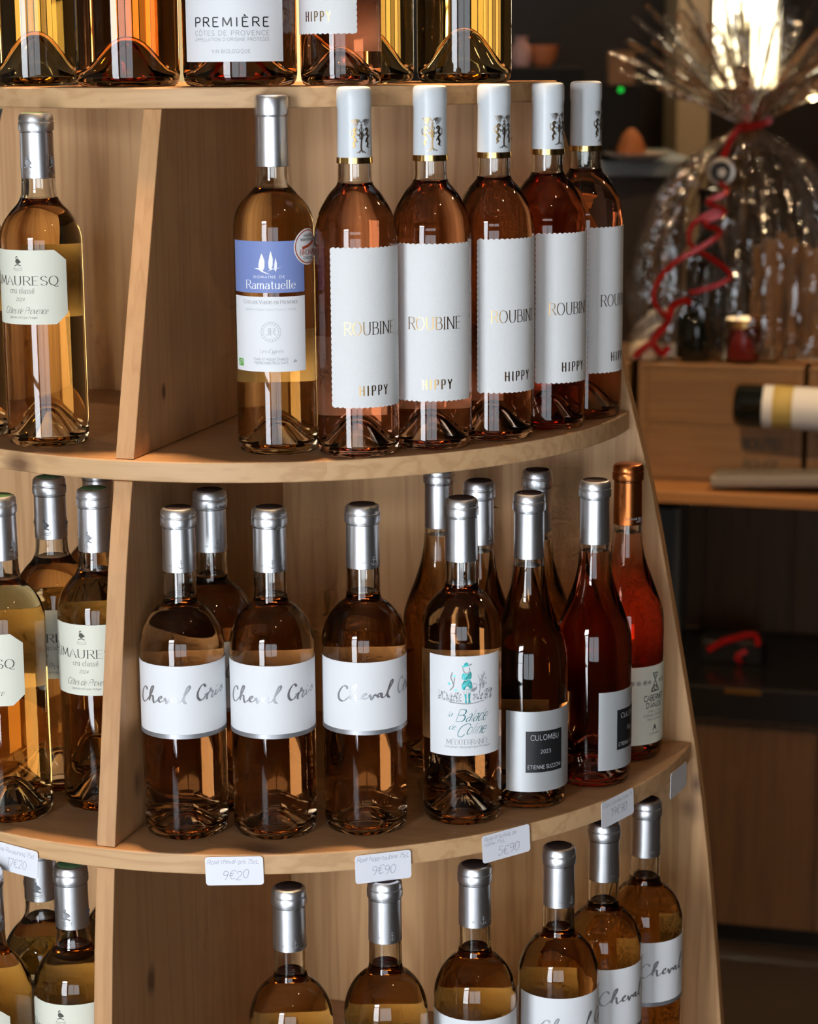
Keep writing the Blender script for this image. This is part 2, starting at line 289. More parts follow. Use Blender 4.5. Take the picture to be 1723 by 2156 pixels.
def catmull(P, n=5):
    out = []
    for i in range(len(P) - 1):
        p0 = P[max(i - 1, 0)]; p1 = P[i]; p2 = P[i + 1]; p3 = P[min(i + 2, len(P) - 1)]
        for k in range(n):
            t = k / n; t2 = t * t; t3 = t2 * t
            out.append(tuple(.5 * (2 * b + (c - a) * t + (2 * a - 5 * b + 4 * c - d) * t2 + (-a + 3 * b - 3 * c + d) * t3) for a, b, c, d in zip(p0, p1, p2, p3)))
    out.append(tuple(P[-1])); return out
def ribbon(P, wfn):
    """flat ribbon along P; wfn(direction, t) = half width -> list of quads"""
    n = len(P); L = []; Rr = []
    for i in range(n):
        a = P[max(i - 1, 0)]; b = P[min(i + 1, n - 1)]; dx, dy = b[0] - a[0], b[1] - a[1]; l = math.hypot(dx, dy) or 1e-9; dx /= l; dy /= l
        h = wfn((dx, dy), i / (n - 1)); L.append((P[i][0] - dy * h, P[i][1] + dx * h)); Rr.append((P[i][0] + dy * h, P[i][1] - dx * h))
    return [[Rr[i], Rr[i + 1], L[i + 1], L[i]] for i in range(n - 1)]
def text_polys(txt, h, style='sans', weight=.09, track=0.0, slant=0.0, cx=0, base=0, width=None, jitter=0, small=None):
    """list of polygons (x,y) in metres, cap height h, centred on cx, baseline base"""
    rng = random.Random(len(txt) * 7 + int(h * 1e5))
    out = []; x = 0
    for i, ch in enumerate(txt):
        k = 1.0
        if small and ch.islower(): ch = ch.upper(); k = small     # small capitals
        adv, s = G.get(ch, G[' '])
        dy = rng.uniform(-jitter, jitter) * 4
        for st in filter(None, s.split(';')):
            sm = st.startswith('~'); nums = [float(q) for q in st.lstrip('~').split()]; P = list(zip(nums[::2], nums[1::2]))
            if jitter: P = [(a + rng.uniform(-jitter, jitter), b + rng.uniform(-jitter, jitter) + dy) for a, b in P]
            P = [((a * k + x), b * k) for a, b in P]
            P2 = catmull(P, 4) if sm and len(P) > 2 else P
            if style == 'serif':
                wf = lambda d, t: 10 * weight * (.28 + .72 * abs(d[1]) ** 1.5) * .5
            elif style == 'script':
                wf = lambda d, t: 10 * weight * (.25 + .75 * max(0, -d[1] * .9 + .1)) * .5 if d[1] < 0 else 10 * weight * .18
            else: wf = lambda d, t: 10 * weight * .5
            out += ribbon(P2, wf)
            if style == 'serif':
                for (p, qn) in ((P2[0], P2[1]), (P2[-1], P2[-2])):
                    d = (qn[0] - p[0], qn[1] - p[1]); l = math.hypot(*d) or 1
                    if abs(d[1]) / l > .75 and not (sm) and (abs(p[1]) < .1 or p[1] > 5.9 * k): out.append([(p[0] - 1.15 * k, p[1] - .18), (p[0] + 1.15 * k, p[1] - .18), (p[0] + 1.15 * k, p[1] + .18), (p[0] - 1.15 * k, p[1] + .18)])
        x += adv * k + track * 10
    x -= track * 10; sx = h / 10 if width is None else width / max(x, .01); sy = h / 10
    return [[((a - x / 2) * sx + b * sy * slant + cx, b * sy + base) for a, b in q] for q in out]
def ellipse(cx, cy_, rx, ry, n=20): return [(cx + rx * math.cos(2 * PI * k / n), cy_ + ry * math.sin(2 * PI * k / n)) for k in range(n)]
def circ_line(cx, cy_, rx, ry, wd, n=28): return ribbon(ellipse(cx, cy_, rx, ry, n) + ellipse(cx, cy_, rx, ry, n)[:1], lambda d, t: wd / 2)
def line(P, wd, smooth=True): return ribbon(catmull(P, 5) if smooth and len(P) > 2 else P, lambda d, t: wd / 2)
def xf(polys, sx, sy, ox, oy): return [[(a * sx + ox, b * sy + oy) for a, b in q] for q in polys]

def wrap(r):
    return lambda s, z: (r * math.sin(s / r), -r * math.cos(s / r), z)
def ink_mesh(name, polys, r, mat, lift=.0007):
    mb = MB(); f = wrap(r); R2 = r + lift
    fine = []
    for q in polys:                                   # keep long strokes on the curved sheet
        l = abs(q[1][0] - q[0][0]) if len(q) == 4 else 0
        n = int(l / .0018) + 1
        for i in range(n):
            if n == 1: fine.append(q); break
            mixp = lambda a, b, t: (a[0] + (b[0] - a[0]) * t, a[1] + (b[1] - a[1]) * t)
            fine.append([mixp(q[0], q[1], i / n), mixp(q[0], q[1], (i + 1) / n), mixp(q[3], q[2], (i + 1) / n), mixp(q[3], q[2], i / n)])
    for q in fine:
        mb.add([(R2 * math.sin(s / r), -R2 * math.cos(s / r), z) for s, z in q], [tuple(range(len(q)))])
    return mb.mesh(name, [mat], fix=False)
def label_mesh(name, r, s0, s1, z0, z1, mat, chamfer=None, scallop=None, step=rad(2.5), thick=.0004, gap=.0001):
    """curved sheet; chamfer=(ds,dz) cut corners; scallop=(pitch, amp) wavy edges"""
    n = max(4, int((s1 - s0) / r / step))
    if scallop: n = max(n, int((s1 - s0) / (scallop[0] / 5)))
    S = [s0 + (s1 - s0) * i / n for i in range(n + 1)]
    if chamfer: S = sorted(set(S + [s0 + chamfer[0], s1 - chamfer[0]]))
    mb = MB(); ro, ri = r + gap + thick, r + gap
    def zr(s):
        a, b = z0, z1
        if chamfer:
            d = max(0, 1 - (s - s0) / chamfer[0], 1 - (s1 - s) / chamfer[0]); a += d * chamfer[1]; b -= d * chamfer[1]
        if scallop:
            k = abs(math.sin(PI * (s - s0) / scallop[0])) * scallop[1]; a -= k; b += k
        return a, b
    P = lambda R, s, z: (R * math.sin(s / r), -R * math.cos(s / r), z)
    vs = []; fs = []
    for s in S:
        a, b = zr(s); vs += [P(ro, s, a), P(ro, s, b), P(ri, s, a), P(ri, s, b)]
    for i in range(len(S) - 1):
        k = 4 * i
        fs += [(k, k + 4, k + 5, k + 1), (k + 2, k + 3, k + 7, k + 6), (k + 1, k + 5, k + 7, k + 3), (k, k + 2, k + 6, k + 4)]
    k = 4 * (len(S) - 1); fs += [(0, 1, 3, 2), (k, k + 2, k + 3, k + 1)]
    mb.add(vs, fs)
    if scallop:
        nz = int((z1 - z0) / scallop[0]); p = (z1 - z0) / nz
        for i in range(nz):
            zc = z0 + (i + .5) * p
            for sg, se in ((-1, s0), (1, s1)):
                arc = [(se + sg * scallop[1] * math.sin(PI * j / 6), zc - p / 2 * math.cos(PI * j / 6)) for j in range(7)]
                mb.add([P(ro, s, z) for s, z in arc], [tuple(range(7)) if sg > 0 else tuple(range(7))[::-1]])
    return mb.mesh(name, [mat], fix=False)

# ------------------------------------------------------------------ bottle types
def spline(pts, n=6): return catmull(pts, n)
class BT:
    """meshes of one kind of bottle, shared by all its copies"""
    def __init__(s, r, shoulder, h, cap0, fill, punt=.028, rn=.0138):
        s.r = r; s.h = h; s.cap0 = cap0; s.extra = []
        rp = r * .80
        outer = [(0, punt), (r * .10, punt - .0007), (r * .22, punt * .86), (r * .38, punt * .58), (r * .56, punt * .25), (rp * .90, .004), (rp, .0008), (r * .86, 0), (r * .94, .0016), (r * .985, .0055), (r, .011)]
        sh = spline(shoulder, 5); rn = sh[-1][0]; ztop = h - .004
        outer = spline(outer[:6], 3) + outer[6:] + [(r, shoulder[0][1] * .5)] + sh + [(rn * .985, cap0), (rn * .96, ztop), (0, ztop)]
        # inner cavity
        wl = .0026; inn = [(max(a - wl, .003), z) for a, z in sh]; ri = r - wl
        rim = [(0, punt + .0045), (r * .12, punt + .0035), (r * .27, punt * .90 + .002), (r * .43, punt * .62 + .003), (r * .60, punt * .30 + .005), (ri * .86, .0085), (ri * .96, .0125), (ri, .020)]
        wet = spline(rim, 3) + [(ri, shoulder[0][1] * .5)]
        nk = rn - wl; path = inn + [(nk, cap0), (nk * .97, ztop - .003)]
        dry = []
        for a, b in zip(path, path[1:]):
            if b[1] <= fill: wet.append(a)
            elif a[1] < fill < b[1]:
                wet.append(a); t = (fill - a[1]) / (b[1] - a[1]); q = (a[0] + t * (b[0] - a[0]), fill); s.rf = q[0]; wet.append(q); dry.append(q); dry.append(b)
            elif a[1] >= fill: dry.append(b)
        dry.append((0, ztop - .003))
        g = MB(); g.lathe(outer, 72); g.lathe(dry, 48, flip=True)
        s.glass = g.mesh('glass', [M_glass], 50, fix=False)
        wi = MB(); wi.lathe(wet, 64, 0); wi.lathe([(s.rf, fill), (s.rf * .5, fill - .0004), (0, fill - .0004)], 64, 1)
        s.wine_mb = wi; s.wines = {}
        s.rn = rn
    def wine(s, mats):
        k = mats[0].name
        if k not in s.wines: s.wines[k] = s.wine_mb.mesh('wine', mats, 50, fix=False)
        return s.wines[k]
def capsule_mesh(h, z0, r0, mat, lip=.0158, kind='foil'):
    rt = r0 * .955
    if kind == 'foil':
        p = [(r0 + .0001, z0), (r0 + .0004, z0 + .0003), (rt + .0006, h - .0175), (rt - .0001, h - .0168), (rt - .0001, h - .0163), (lip - .0002, h - .0156), (lip, h - .0145), (lip, h - .0090), (lip - .0004, h - .0082), (lip - .0009, h - .0080), (lip - .0009, h - .0075), (lip - .0003, h - .0068), (lip - .0007, h - .0028), (lip - .0020, h - .0008), (lip - .0040, h), (0, h)]
    else:
        p = [(r0 + .0004, z0), (r0 + .0007, z0 + .0004), (rt + .0007, h - .0195), (rt + .0009, h - .0185), (lip - .0003, h - .0178), (lip, h - .0165), (lip, h - .0035), (lip - .0008, h - .0014), (lip - .0026, h - .0003), (lip - .005, h), (0, h)]
    return MB().lathe(p, 48).mesh('capsule', [mat], 35, fix=False)

Z1, Z2, Z3, Z4 = 1.65325, 1.33525, 1.00189, .67761
def place(name, bt, wine, label, x, y, z, rot=0, group=None, parts=()):
    """parts: list of (name, mesh, [children (name, mesh)])"""
    t = thing(name, label, 'wine bottle', (x, y, z), math.atan2(-x, y) + rad(rot), group)
    link('glass', bt.glass, t); link('wine', bt.wine(wine), t)
    for nm, me, ch in parts:
        o = link(nm, me, t)
        for c, m in ch: link(c, m, o)
    return t

# --- kind 1: round-shouldered bottle, white wrap label with silver script
B1 = BT(.0372, [(.0372, .166), (.0372, .172), (.0365, .179), (.0335, .1885), (.0286, .1975), (.0220, .2048), (.0168, .2085), (.0150, .2135), (.0147, .222)], .2940, .2385, .2165, punt=.020)
CH_R = .0372
def cheval_script():
    strokes = [[(185, 660), (186, 620), (150, 595), (115, 650), (95, 740), (100, 830), (130, 876), (165, 860), (205, 815), (260, 740), (300, 650), (310, 605), (290, 592), (262, 650), (238, 760), (226, 858)],
               [(228, 830), (245, 795), (272, 766), (296, 782), (296, 830), (310, 893), (340, 890), (390, 850), (440, 828), (462, 797), (432, 788), (404, 830), (416, 880), (460, 886), (515, 850)],
               [(518, 815), (540, 868), (555, 918), (582, 878), (606, 832), (650, 850), (690, 830), (740, 828)],
               [(738, 830), (700, 820), (668, 852), (682, 886), (722, 870), (752, 828), (746, 880), (775, 906), (830, 880), (900, 780), (970, 690), (1000, 632), (980, 605), (950, 640), (900, 750), (870, 850), (888, 908), (928, 920)],
               [(1287, 628), (1270, 592), (1230, 590), (1180, 650), (1140, 740), (1140, 820), (1180, 870), (1230, 860), (1275, 805), (1340, 735)],
               [(1262, 778), (1300, 756), (1342, 734)], [(1342, 734), (1312, 800), (1305, 862)],
               [(1342, 745), (1372, 695), (1380, 656), (1396, 712), (1426, 714), (1396, 790), (1408, 824), (1440, 790), (1470, 730)],
               [(1482, 690), (1466, 755), (1482, 775), (1510, 740)], [(1498, 612), (1501, 622)],
               [(1510, 740), (1560, 650), (1592, 600), (1570, 625), (1592, 655), (1580, 700), (1545, 722)]]
    out = []
    for st in strokes:
        P = []
        for x, y in st:
            c = max(-.985, min(.985, (x - 845) / 815)); th = math.asin(c)
            P.append((CH_R * th, .1605 - (y + 190 * (1 - math.cos(th)) - 240) / 20550))
        P = [(a, z - .0) for a, z in P]
        out += ribbon(catmull(P, 4), lambda d, t: (.00018 + .00062 * abs(d[0] * .45 - d[1] * .89)) * 1.4)
    return out
A107 = rad(107) * CH_R
L1 = label_mesh('label', CH_R, -A107, A107, .0948, .1605, M_paper)
L1_strip = label_mesh('silver_strip', CH_R, -A107, A107, .0948, .0988, M_silverfoil, thick=.0003, gap=.0004)
def fix_z(polys): return polys
L1_text = ink_mesh('lettering', cheval_script(), CH_R, M_silverfoil)
L1_back = label_mesh('back_label', CH_R, rad(125) * CH_R, rad(235) * CH_R, .092, .1585, M_paper)
def anchor(cx, z, k):
    return line([(cx, z + 6 * k), (cx, z)], .5 * k, False) + line([(cx - 3 * k, z + 2 * k), (cx - 1.6 * k, z + .2 * k), (cx, z - .4 * k), (cx + 1.6 * k, z + .2 * k), (cx + 3 * k, z + 2 * k)], .5 * k) + line([(cx - 1.6 * k, z + 4.6 * k), (cx + 1.6 * k, z + 4.6 * k)], .5 * k, False) + circ_line(cx, z + 7 * k, .8 * k, .8 * k, .4 * k, 10)
C1 = capsule_mesh(.2940, .2380, B1.rn * .985, M_silver)
C1_mark = ink_mesh('embossed_anchor', anchor(.002, .2425, .0009) + text_polys('mer', .0022, 'sans', .07, cx=-.008, base=.2435), B1.rn - .0001, M_grey_ink, .0009)
C1_top = MB().lathe([(.0118, .2940), (.0114, .29425), (0, .29425)], 32).mesh('capsule_top', [M_cap_dark], 40, fix=False)
P1 = [('capsule', C1, [('embossed_anchor', C1_mark), ('capsule_top', C1_top)]), ('label', L1, [('lettering', L1_text), ('silver_strip', L1_strip)]), ('back_label', L1_back, [])]

# --- kind 2: tall slim bottle, tall scalloped label, pale grey capsule with gold band
B2 = BT(.0363, [(.0363, .182), (.0363, .187), (.0358, .1935), (.0348, .2015), (.0306, .2135), (.0229, .2265), (.0168, .2335), (.0150, .2385), (.0147, .246)], .3182, .2545, .2365, punt=.030)
r2 = B2.r; h2 = .0366
L2 = label_mesh('label', r2, -h2, h2, .0455, .1825, M_paper_tex, scallop=(.0048, .0011))
rb = text_polys('ROUBINE', .0107, 'serif', .115, cx=-.0005, base=.1085, width=.049, track=.10)
hp = text_polys('HIPPY', .0084, 'serif', .27, cx=.001, base=.0555, width=.0265, track=.55)
L2_text = ink_mesh('lettering', rb, r2, M_darkgold); L2_text2 = ink_mesh('name_lettering', hp, r2, M_darkgold)
L2_back = label_mesh('back_label', r2, rad(138) * r2, rad(222) * r2, .030, .10, M_paper)
C2 = capsule_mesh(.3182, .2545, B2.rn * .985, M_white_cap, lip=.0151, kind='matt')
rc2 = B2.rn
C2_band = MB().lathe([(rc2 + .0002, .2530), (rc2 + .0011, .2533), (rc2 + .0009, .2582), (rc2 + .0003, .2584)], 48).mesh('gold_band', [M_gold], 30, fix=False)
def crest():
    o = []
    for k in range(-7, 8):
        if abs(k) < 2: continue
        a = rad(270 + k * 11.5); c = (0.0012 * (1 if k > 0 else -1), .2905)
        o += line([(c[0] + .0018 * math.cos(a), c[1] + .0018 * math.sin(a) + .0005), (c[0] + .0072 * math.cos(a), max(c[1] + .0072 * math.sin(a), .284) + .0005)], .0004, False)
    o += line([(-.0016, .2905), (-.0012, .2888), (0, .288), (.0012, .2888), (.0016, .2905)], .0004)
    o += line([(0, .2872), (0, .2795)], .0006, False) + line([(-.0014, .2855), (.0014, .2855)], .0004, False) + line([(-.0011, .2838), (.0011, .2838)], .0004, False)
    for sg in (-1, 1):
        o += line([(sg * .0005, .283), (sg * .0020, .2815), (sg * .0009, .2795), (sg * .0022, .2775), (sg * .0008, .2755), (sg * .0018, .274)], .0005)
        o += line([(sg * .0004, .279), (sg * .0013, .2765), (sg * .0004, .2735)], .0005)
    o += line([(0, .28), (.0004, .275), (-.0002, .2685), (0, .2645)], .0011)
    for k in (-1, -.45, .35, 1): o += line([(0, .2648), (k * .0022, .2632), (k * .0042, .2622)], .0005)
    for sg in (-1, 1):
        b = [(sg * .0045, .2835), (sg * .0062, .2815), (sg * .0052, .2785), (sg * .0066, .276), (sg * .005, .2735), (sg * .0064, .270), (sg * .0052, .2675)]
        o += line(b, .0016); o += line([(sg * .0045, .2835), (sg * .0036, .282), (sg * .0048, .2808)], .0008)
        o += line([(sg * .0055, .279), (sg * .0035, .278), (sg * .0032, .2765)], .0006); o += line([(sg * .0058, .274), (sg * .0038, .2725), (sg * .0040, .271)], .0006)
        o += line([(sg * .0068, .2755), (sg * .0085, .277), (sg * .0088, .280), (sg * .0078, .2815)], .0005); o += line([(sg * .0056, .2675), (sg * .0072, .2665)], .0008)
    return o
C2_mark = ink_mesh('gold_crest', crest(), rc2, M_darkgold, .0010)
P2 = [('capsule', C2, [('gold_crest', C2_mark), ('gold_band', C2_band)]), ('label', L2, [('lettering', L2_text), ('name_lettering', L2_text2)]), ('back_label', L2_back, [])]

# --- kind 3: cream label with cut corners
B3 = BT(.0368, [(.0368, .172), (.0368, .180), (.0366, .187), (.0352, .1935), (.0318, .2015), (.0262, .2095), (.0198, .2165), (.0166, .2225), (.0154, .229), (.0150, .237)], .2965, .2395, .2215, punt=.033)
r3 = B3.r; h3 = rad(69.4) * r3
L3 = label_mesh('label', r3, -h3, h3, .1118, .1777, M_cream, chamfer=(.0112, .0093))
def bird(cx, z, k):
    o = [[(cx + a * k, z + b * k) for a, b in [(-2.4, 1.5), (-1.2, .3), (.6, .2), (2.8, 1.2), (3.6, 2.0), (2.6, 3.2), (.9, 4.8), (-.6, 5.2), (-1.8, 4.4), (-2.6, 3.0)]]]
    o += line([(cx - 1.6 * k, z + 4.6 * k), (cx - 1.9 * k, z + 6 * k), (cx - 1.2 * k, z + 7.2 * k), (cx - .2 * k, z + 7 * k), (cx - .3 * k, z + 5.8 * k)], .7 * k)
    o += line([(cx - .4 * k, z + .4 * k), (cx - .6 * k, z - .8 * k)], .5 * k, False) + line([(cx + .6 * k, z + .3 * k), (cx + .6 * k, z - .8 * k)], .5 * k, False)
    o += line([(cx - 3.4 * k, z - 1.9 * k), (cx - 1.6 * k, z - 1.0 * k), (cx, z - .8 * k), (cx + 1.6 * k, z - 1.0 * k), (cx + 3.4 * k, z - 1.9 * k)], .8 * k)
    return o
def scroll(cx, z, k):
    return line([(cx - 4.6 * k, z + .4 * k), (cx - 2.6 * k, z - .5 * k), (cx, z - .8 * k), (cx + 2.6 * k, z - .5 * k), (cx + 4.6 * k, z + .4 * k)], .22 * k) + line([(cx - 4.6 * k, z - 1.5 * k), (cx - 2.6 * k, z - 2.2 * k), (cx, z - 2.5 * k), (cx + 2.6 * k, z - 2.2 * k), (cx + 4.6 * k, z - 1.5 * k)], .22 * k) + line([(cx - 4.6 * k, z + .4 * k), (cx - 4.6 * k, z - 1.5 * k)], .22 * k, False) + line([(cx + 4.6 * k, z + .4 * k), (cx + 4.6 * k, z - 1.5 * k)], .22 * k, False)
t3 = text_polys('R', .0118, 'serif', .10, cx=-.0325, base=.1455, width=.0075) + text_polys('IMAURESQ', .0078, 'serif', .115, cx=.0045, base=.1468, width=.0635, track=.10)
t3 += text_polys('cru class\u00e9', .0050, 'serif', .10, cx=.0025, base=.1396, width=.0245, track=.12) + text_polys('2024', .0030, 'sans', .08, cx=.001, base=.1326, track=.10, slant=.25)
t3 += text_polys('C\u00f4tes de Provence', .0058, 'script', .11, cx=.004, base=.1215, width=.043, slant=.42)
t3 += text_polys("Appellation d'Origine Prot\u00e9g\u00e9e", .0021, 'script', .10, cx=.002, base=.1172, width=.029, slant=.4)
t3 += bird(0, .1655, .00092) + scroll(0, .1618, .00092)
L3_text = ink_mesh('lettering', t3, r3, M_ink)
L3_back = label_mesh('back_label', r3, rad(150) * r3, rad(228) * r3, .1118, .178, M_cream)
C3 = capsule_mesh(.2965, .2390, B3.rn * .985, M_silver)
C3_mark = ink_mesh('printed_bird', bird(0, .2505, .00105) + scroll(0, .2462, .00105) + bird(.0235, .2505, .00105) + scroll(.0235, .2462, .00105) + bird(-.0235, .2505, .00105) + scroll(-.0235, .2462, .00105), B3.rn, M_grey_ink, .0009)
C3_top = MB().lathe([(.0118, .2965), (.0114, .29675), (0, .29675)], 32).mesh('capsule_top', [M_cap_green], 40, fix=False)
P3 = [('capsule', C3, [('printed_bird', C3_mark), ('capsule_top', C3_top)]), ('label', L3, [('lettering', L3_text)]), ('back_label', L3_back, [])]

# --- kind 4: blue and white label
B4 = BT(.0354, [(.0354, .186), (.0354, .192), (.0350, .2005), (.0338, .2085), (.0305, .216), (.0255, .2225), (.0195, .2285), (.0156, .2335), (.0142, .240), (.0141, .246)], .3117, .2500, .2315, punt=.027)
r4 = B4.r; h4 = rad(58.5) * r4
L4a = label_mesh('blue_label', r4, -h4, h4, .1434, .1880, M_blue)
L4b = label_mesh('white_label', r4, -h4, h4, .0745, .1400, M_paper)
def cypress(ox, oz, k):
    leaf = lambda cx, b, t, wd: [(cx, b), (cx - wd * .55, b + (t - b) * .12), (cx - wd * .62, b + (t - b) * .4), (cx - wd * .35, b + (t - b) * .75), (cx - wd * .05, t), (cx + wd * .12, b + (t - b) * .93), (cx + wd * .5, b + (t - b) * .6), (cx + wd * .45, b + (t - b) * .25)]
    o = [leaf(-4.2, .2, 15, 4.6), leaf(3.0, 1.6, 17, 3.2), leaf(6.8, .6, 11.5, 2.0)]
    o += [[(-11, 3.0), (-8, 3.6), (-5.5, 2.8), (-3.5, 1.2), (0, -.6), (2.6, -1.6), (0, -1.2), (-4.2, .3), (-7, 2.2)]]
    o += [[(.5, .6), (3.2, 2.2), (6, 2.8), (9, 3.2), (14, 5), (10, 3.7), (6.5, 3.4), (3, 2.9)]]
    return xf(o, k, k, ox, oz)
t4w = cypress(.0015, .1612, .00108) + text_polys('DOMAINE DE', .0022, 'sans', .13, cx=.0028, base=.1562, width=.0275, track=.35) + text_polys('Ramatuelle', .0072, 'serif', .13, cx=.0036, base=.1470, width=.0455, track=.06)
L4a_text = ink_mesh('lettering', t4w, r4, M_white_ink)
t4g = text_polys('Coteaux Varois en Provence', .0034, 'serif', .12, cx=.003, base=.1338, width=.051, track=.05, small=.78)
t4g += text_polys('Les Cypr\u00e8s', .0036, 'script', .10, cx=.0035, base=.0910, width=.0205, slant=.3, track=.05)
t4g += text_polys('Fanny et Hugues Chaboud', .0024, 'sans', .10, cx=.0030, base=.0846, width=.0305, track=.1, small=.82) + text_polys('Proprietaires Recoltants', .0024, 'sans', .10, cx=.0030, base=.0813, width=.0300, track=.1, small=.82)
t4g += cypress(.0245, .0822, .00018)
L4b_text = ink_mesh('lettering', t4g, r4, M_grey_ink)
t4l = text_polys('Appellation Coteaux Varois en Provence Contr\u00f4l\u00e9e', .0017, 'sans', .09, cx=.003, base=.1283, width=.0465)
t4l += circ_line(.0035, .1095, .0086, .0086, .0004) + circ_line(.0035, .1095, .0066, .0066, .0003) + text_polys('JR', .0060, 'serif', .12, cx=.0035, base=.1068)
for k in range(18): t4l += [ellipse(.0035 + .0076 * math.cos(k * PI / 9), .1095 + .0076 * math.sin(k * PI / 9), .0004, .0006, 6)]
L4b_seal = ink_mesh('embossed_seal', t4l, r4, M_lightgrey_ink)
L4b_green = ink_mesh('green_leaf_logo', [[(-.0318, .0786), (-.0248, .0786), (-.0248, .0850), (-.0318, .0850)]], r4, M_green)
L4b_leaf = ink_mesh('leaf_outline', line([(-.0303, .0803), (-.0300, .0825), (-.0285, .0835), (-.0262, .0838), (-.0266, .0815), (-.0285, .0802), (-.0303, .0803)], .0004) + line([(-.0308, .0796), (-.0285, .082), (-.027, .083)], .0003), r4, M_white_ink, .0008)
mc = (rad(66) * r4, .182)
def disc_mesh(name, r, c, rx, ry, mat, lift):
    mb = MB(); n = 40; f = []
    P = lambda s, z: ((r + lift) * math.sin(s / r), -(r + lift) * math.cos(s / r), z)
    for j in range(6): mb.add([P(c[0] + rx * (j / 6) * math.cos(2 * PI * k / n), c[1] + ry * (j / 6) * math.sin(2 * PI * k / n)) for k in range(n)] + [P(c[0] + rx * ((j + 1) / 6) * math.cos(2 * PI * k / n), c[1] + ry * ((j + 1) / 6) * math.sin(2 * PI * k / n)) for k in range(n)], [(k, (k + 1) % n, n + (k + 1) % n, n + k) for k in range(n)])
    return mb.mesh(name, [mat], fix=False)
M4_disc = disc_mesh('medal_sticker', r4, mc, .0158, .0158, M_paper, .0008)
M4_ring = ink_mesh('medal_ring', circ_line(*mc, .0143, .0143, .0009, 36) + line([(mc[0] - .007, mc[1] - .001), (mc[0] - .004, mc[1] - .0005), (mc[0] + .002, mc[1] + .0012), (mc[0] + .009, mc[1] + .0045)], .0024) + text_polys('BRONZE', .0046, 'serif', .13, cx=mc[0] + .001, base=mc[1] - .0070, width=.0215), r4, M_red_ink, .0011)
M4_txt = ink_mesh('medal_lettering', text_polys('VIGNERON', .0022, 'sans', .12, cx=mc[0] + .001, base=mc[1] + .0085, width=.013) + text_polys('INDEPENDANT', .0022, 'sans', .12, cx=mc[0] + .001, base=mc[1] + .0050, width=.0195) + text_polys('CONCOURS', .0022, 'sans', .12, cx=mc[0] + .001, base=mc[1] - .0108, width=.014), r4, M_black_ink, .0011)
L4_back = label_mesh('back_label', r4, rad(140) * r4, rad(220) * r4, .058, .105, M_paper)
C4 = capsule_mesh(.3117, .2500, B4.rn * .985, M_silver, lip=.0149, kind='matt')
P4 = [('capsule', C4, []), ('blue_label', L4a, [('lettering', L4a_text)]), ('white_label', L4b, [('lettering', L4b_text), ('embossed_seal', L4b_seal), ('green_leaf_logo', L4b_green), ('leaf_outline', L4b_leaf)]),
      ('medal_sticker', M4_disc, [('medal_ring', M4_ring), ('medal_lettering', M4_txt)]), ('back_label', L4_back, [])]

# --- kind 5: slope-shouldered bottle, silver-grey label with black panel
BUR = [(.036, .118), (.036, .127), (.0352, .1413), (.0330, .1515), (.0297, .1617), (.0234, .1786), (.0180, .1957), (.0150, .2127), (.0141, .2250), (.0139, .232)]
B5 = BT(.036, BUR, .2895, .2300, .2225, punt=.026)
r5 = .036; h5 = rad(59.7) * r5
L5 = label_mesh('label', r5, -h5, h5, .0180, .0940, M_grey_label)
L5_black = label_mesh('black_panel', r5, -.0186, .0186, .0365, .0755, M_black_ink, gap=.00045, thick=.0002)
L5_text = ink_mesh('lettering', text_polys('CULOMBU', .0048, 'sans', .10, cx=.0, base=.0672, width=.0285, track=.12) + text_polys('2023', .0034, 'sans', .10, cx=0, base=.0545, track=.12) + text_polys('ETIENNE SUZZONI', .0034, 'sans', .12, cx=0, base=.0400, width=.0335, track=.08), r5, M_lightgrey_ink, .0009)
L5_back = label_mesh('back_label', r5, rad(140) * r5, rad(220) * r5, .022, .090, M_grey_label)
C5 = capsule_mesh(.2895, .2300, B5.rn * .985, M_silver, lip=.0152)
C5_top = MB().lathe([(.0116, .2895), (.0112, .28975), (0, .28975)], 32).mesh('capsule_top', [M_cap_dark], 40, fix=False)
P5 = [('capsule', C5, [('capsule_top', C5_top)]), ('label', L5, [('black_panel', L5_black), ('lettering', L5_text)]), ('back_label', L5_back, [])]
P5plain = [('capsule', C5, [('capsule_top', C5_top)]), ('label', L5, [('black_panel', L5_black), ('lettering', L5_text)])]

# --- kind 6: illustrated white label
B6 = BT(.0358, [(.0358, .170), (.0358, .176), (.0350, .184), (.0325, .192), (.0282, .2000), (.0222, .2068), (.0172, .2110), (.0150, .2160), (.0145, .224)], .2942, .2380, .2170, punt=.027)
r6 = .0358; h6 = rad(57.8) * r6
L6 = label_mesh('label', r6, -h6, h6, .0668, .1585, M_paper)
def q6(pts):   # traced illustration: units of label pixels around (735, 155)
    return [((x - 735) * 4.78e-5, .1585 - (y - 155) * 4.78e-5) for x, y in pts]
teal = [q6([(640, 350), (690, 320), (700, 285), (740, 265), (770, 285), (775, 325), (790, 340), (730, 345), (690, 358)]),
        q6([(680, 470), (720, 490), (770, 485), (815, 440), (835, 500), (825, 580), (800, 600), (700, 600), (650, 585), (655, 500)]),
        q6([(690, 615), (800, 605), (835, 660), (840, 770), (790, 790), (660, 790), (645, 700)]),
        q6([(692, 870), (735, 880), (735, 980), (745, 1050), (705, 1045), (712, 980)]), q6([(765, 875), (810, 850), (800, 980), (810, 1045), (765, 1050), (772, 980)])]
for a, b in [(420, 680), (540, 800), (515, 530)]: teal += [q6([(a - 40, b), (a - 8, b + 10), (a, b + 38), (a + 10, b + 8), (a + 42, b - 4), (a + 8, b - 10), (a - 4, b - 36), (a - 10, b - 8)])]
tline = lambda P, wpx: line(q6(P), wpx * 4.78e-5)
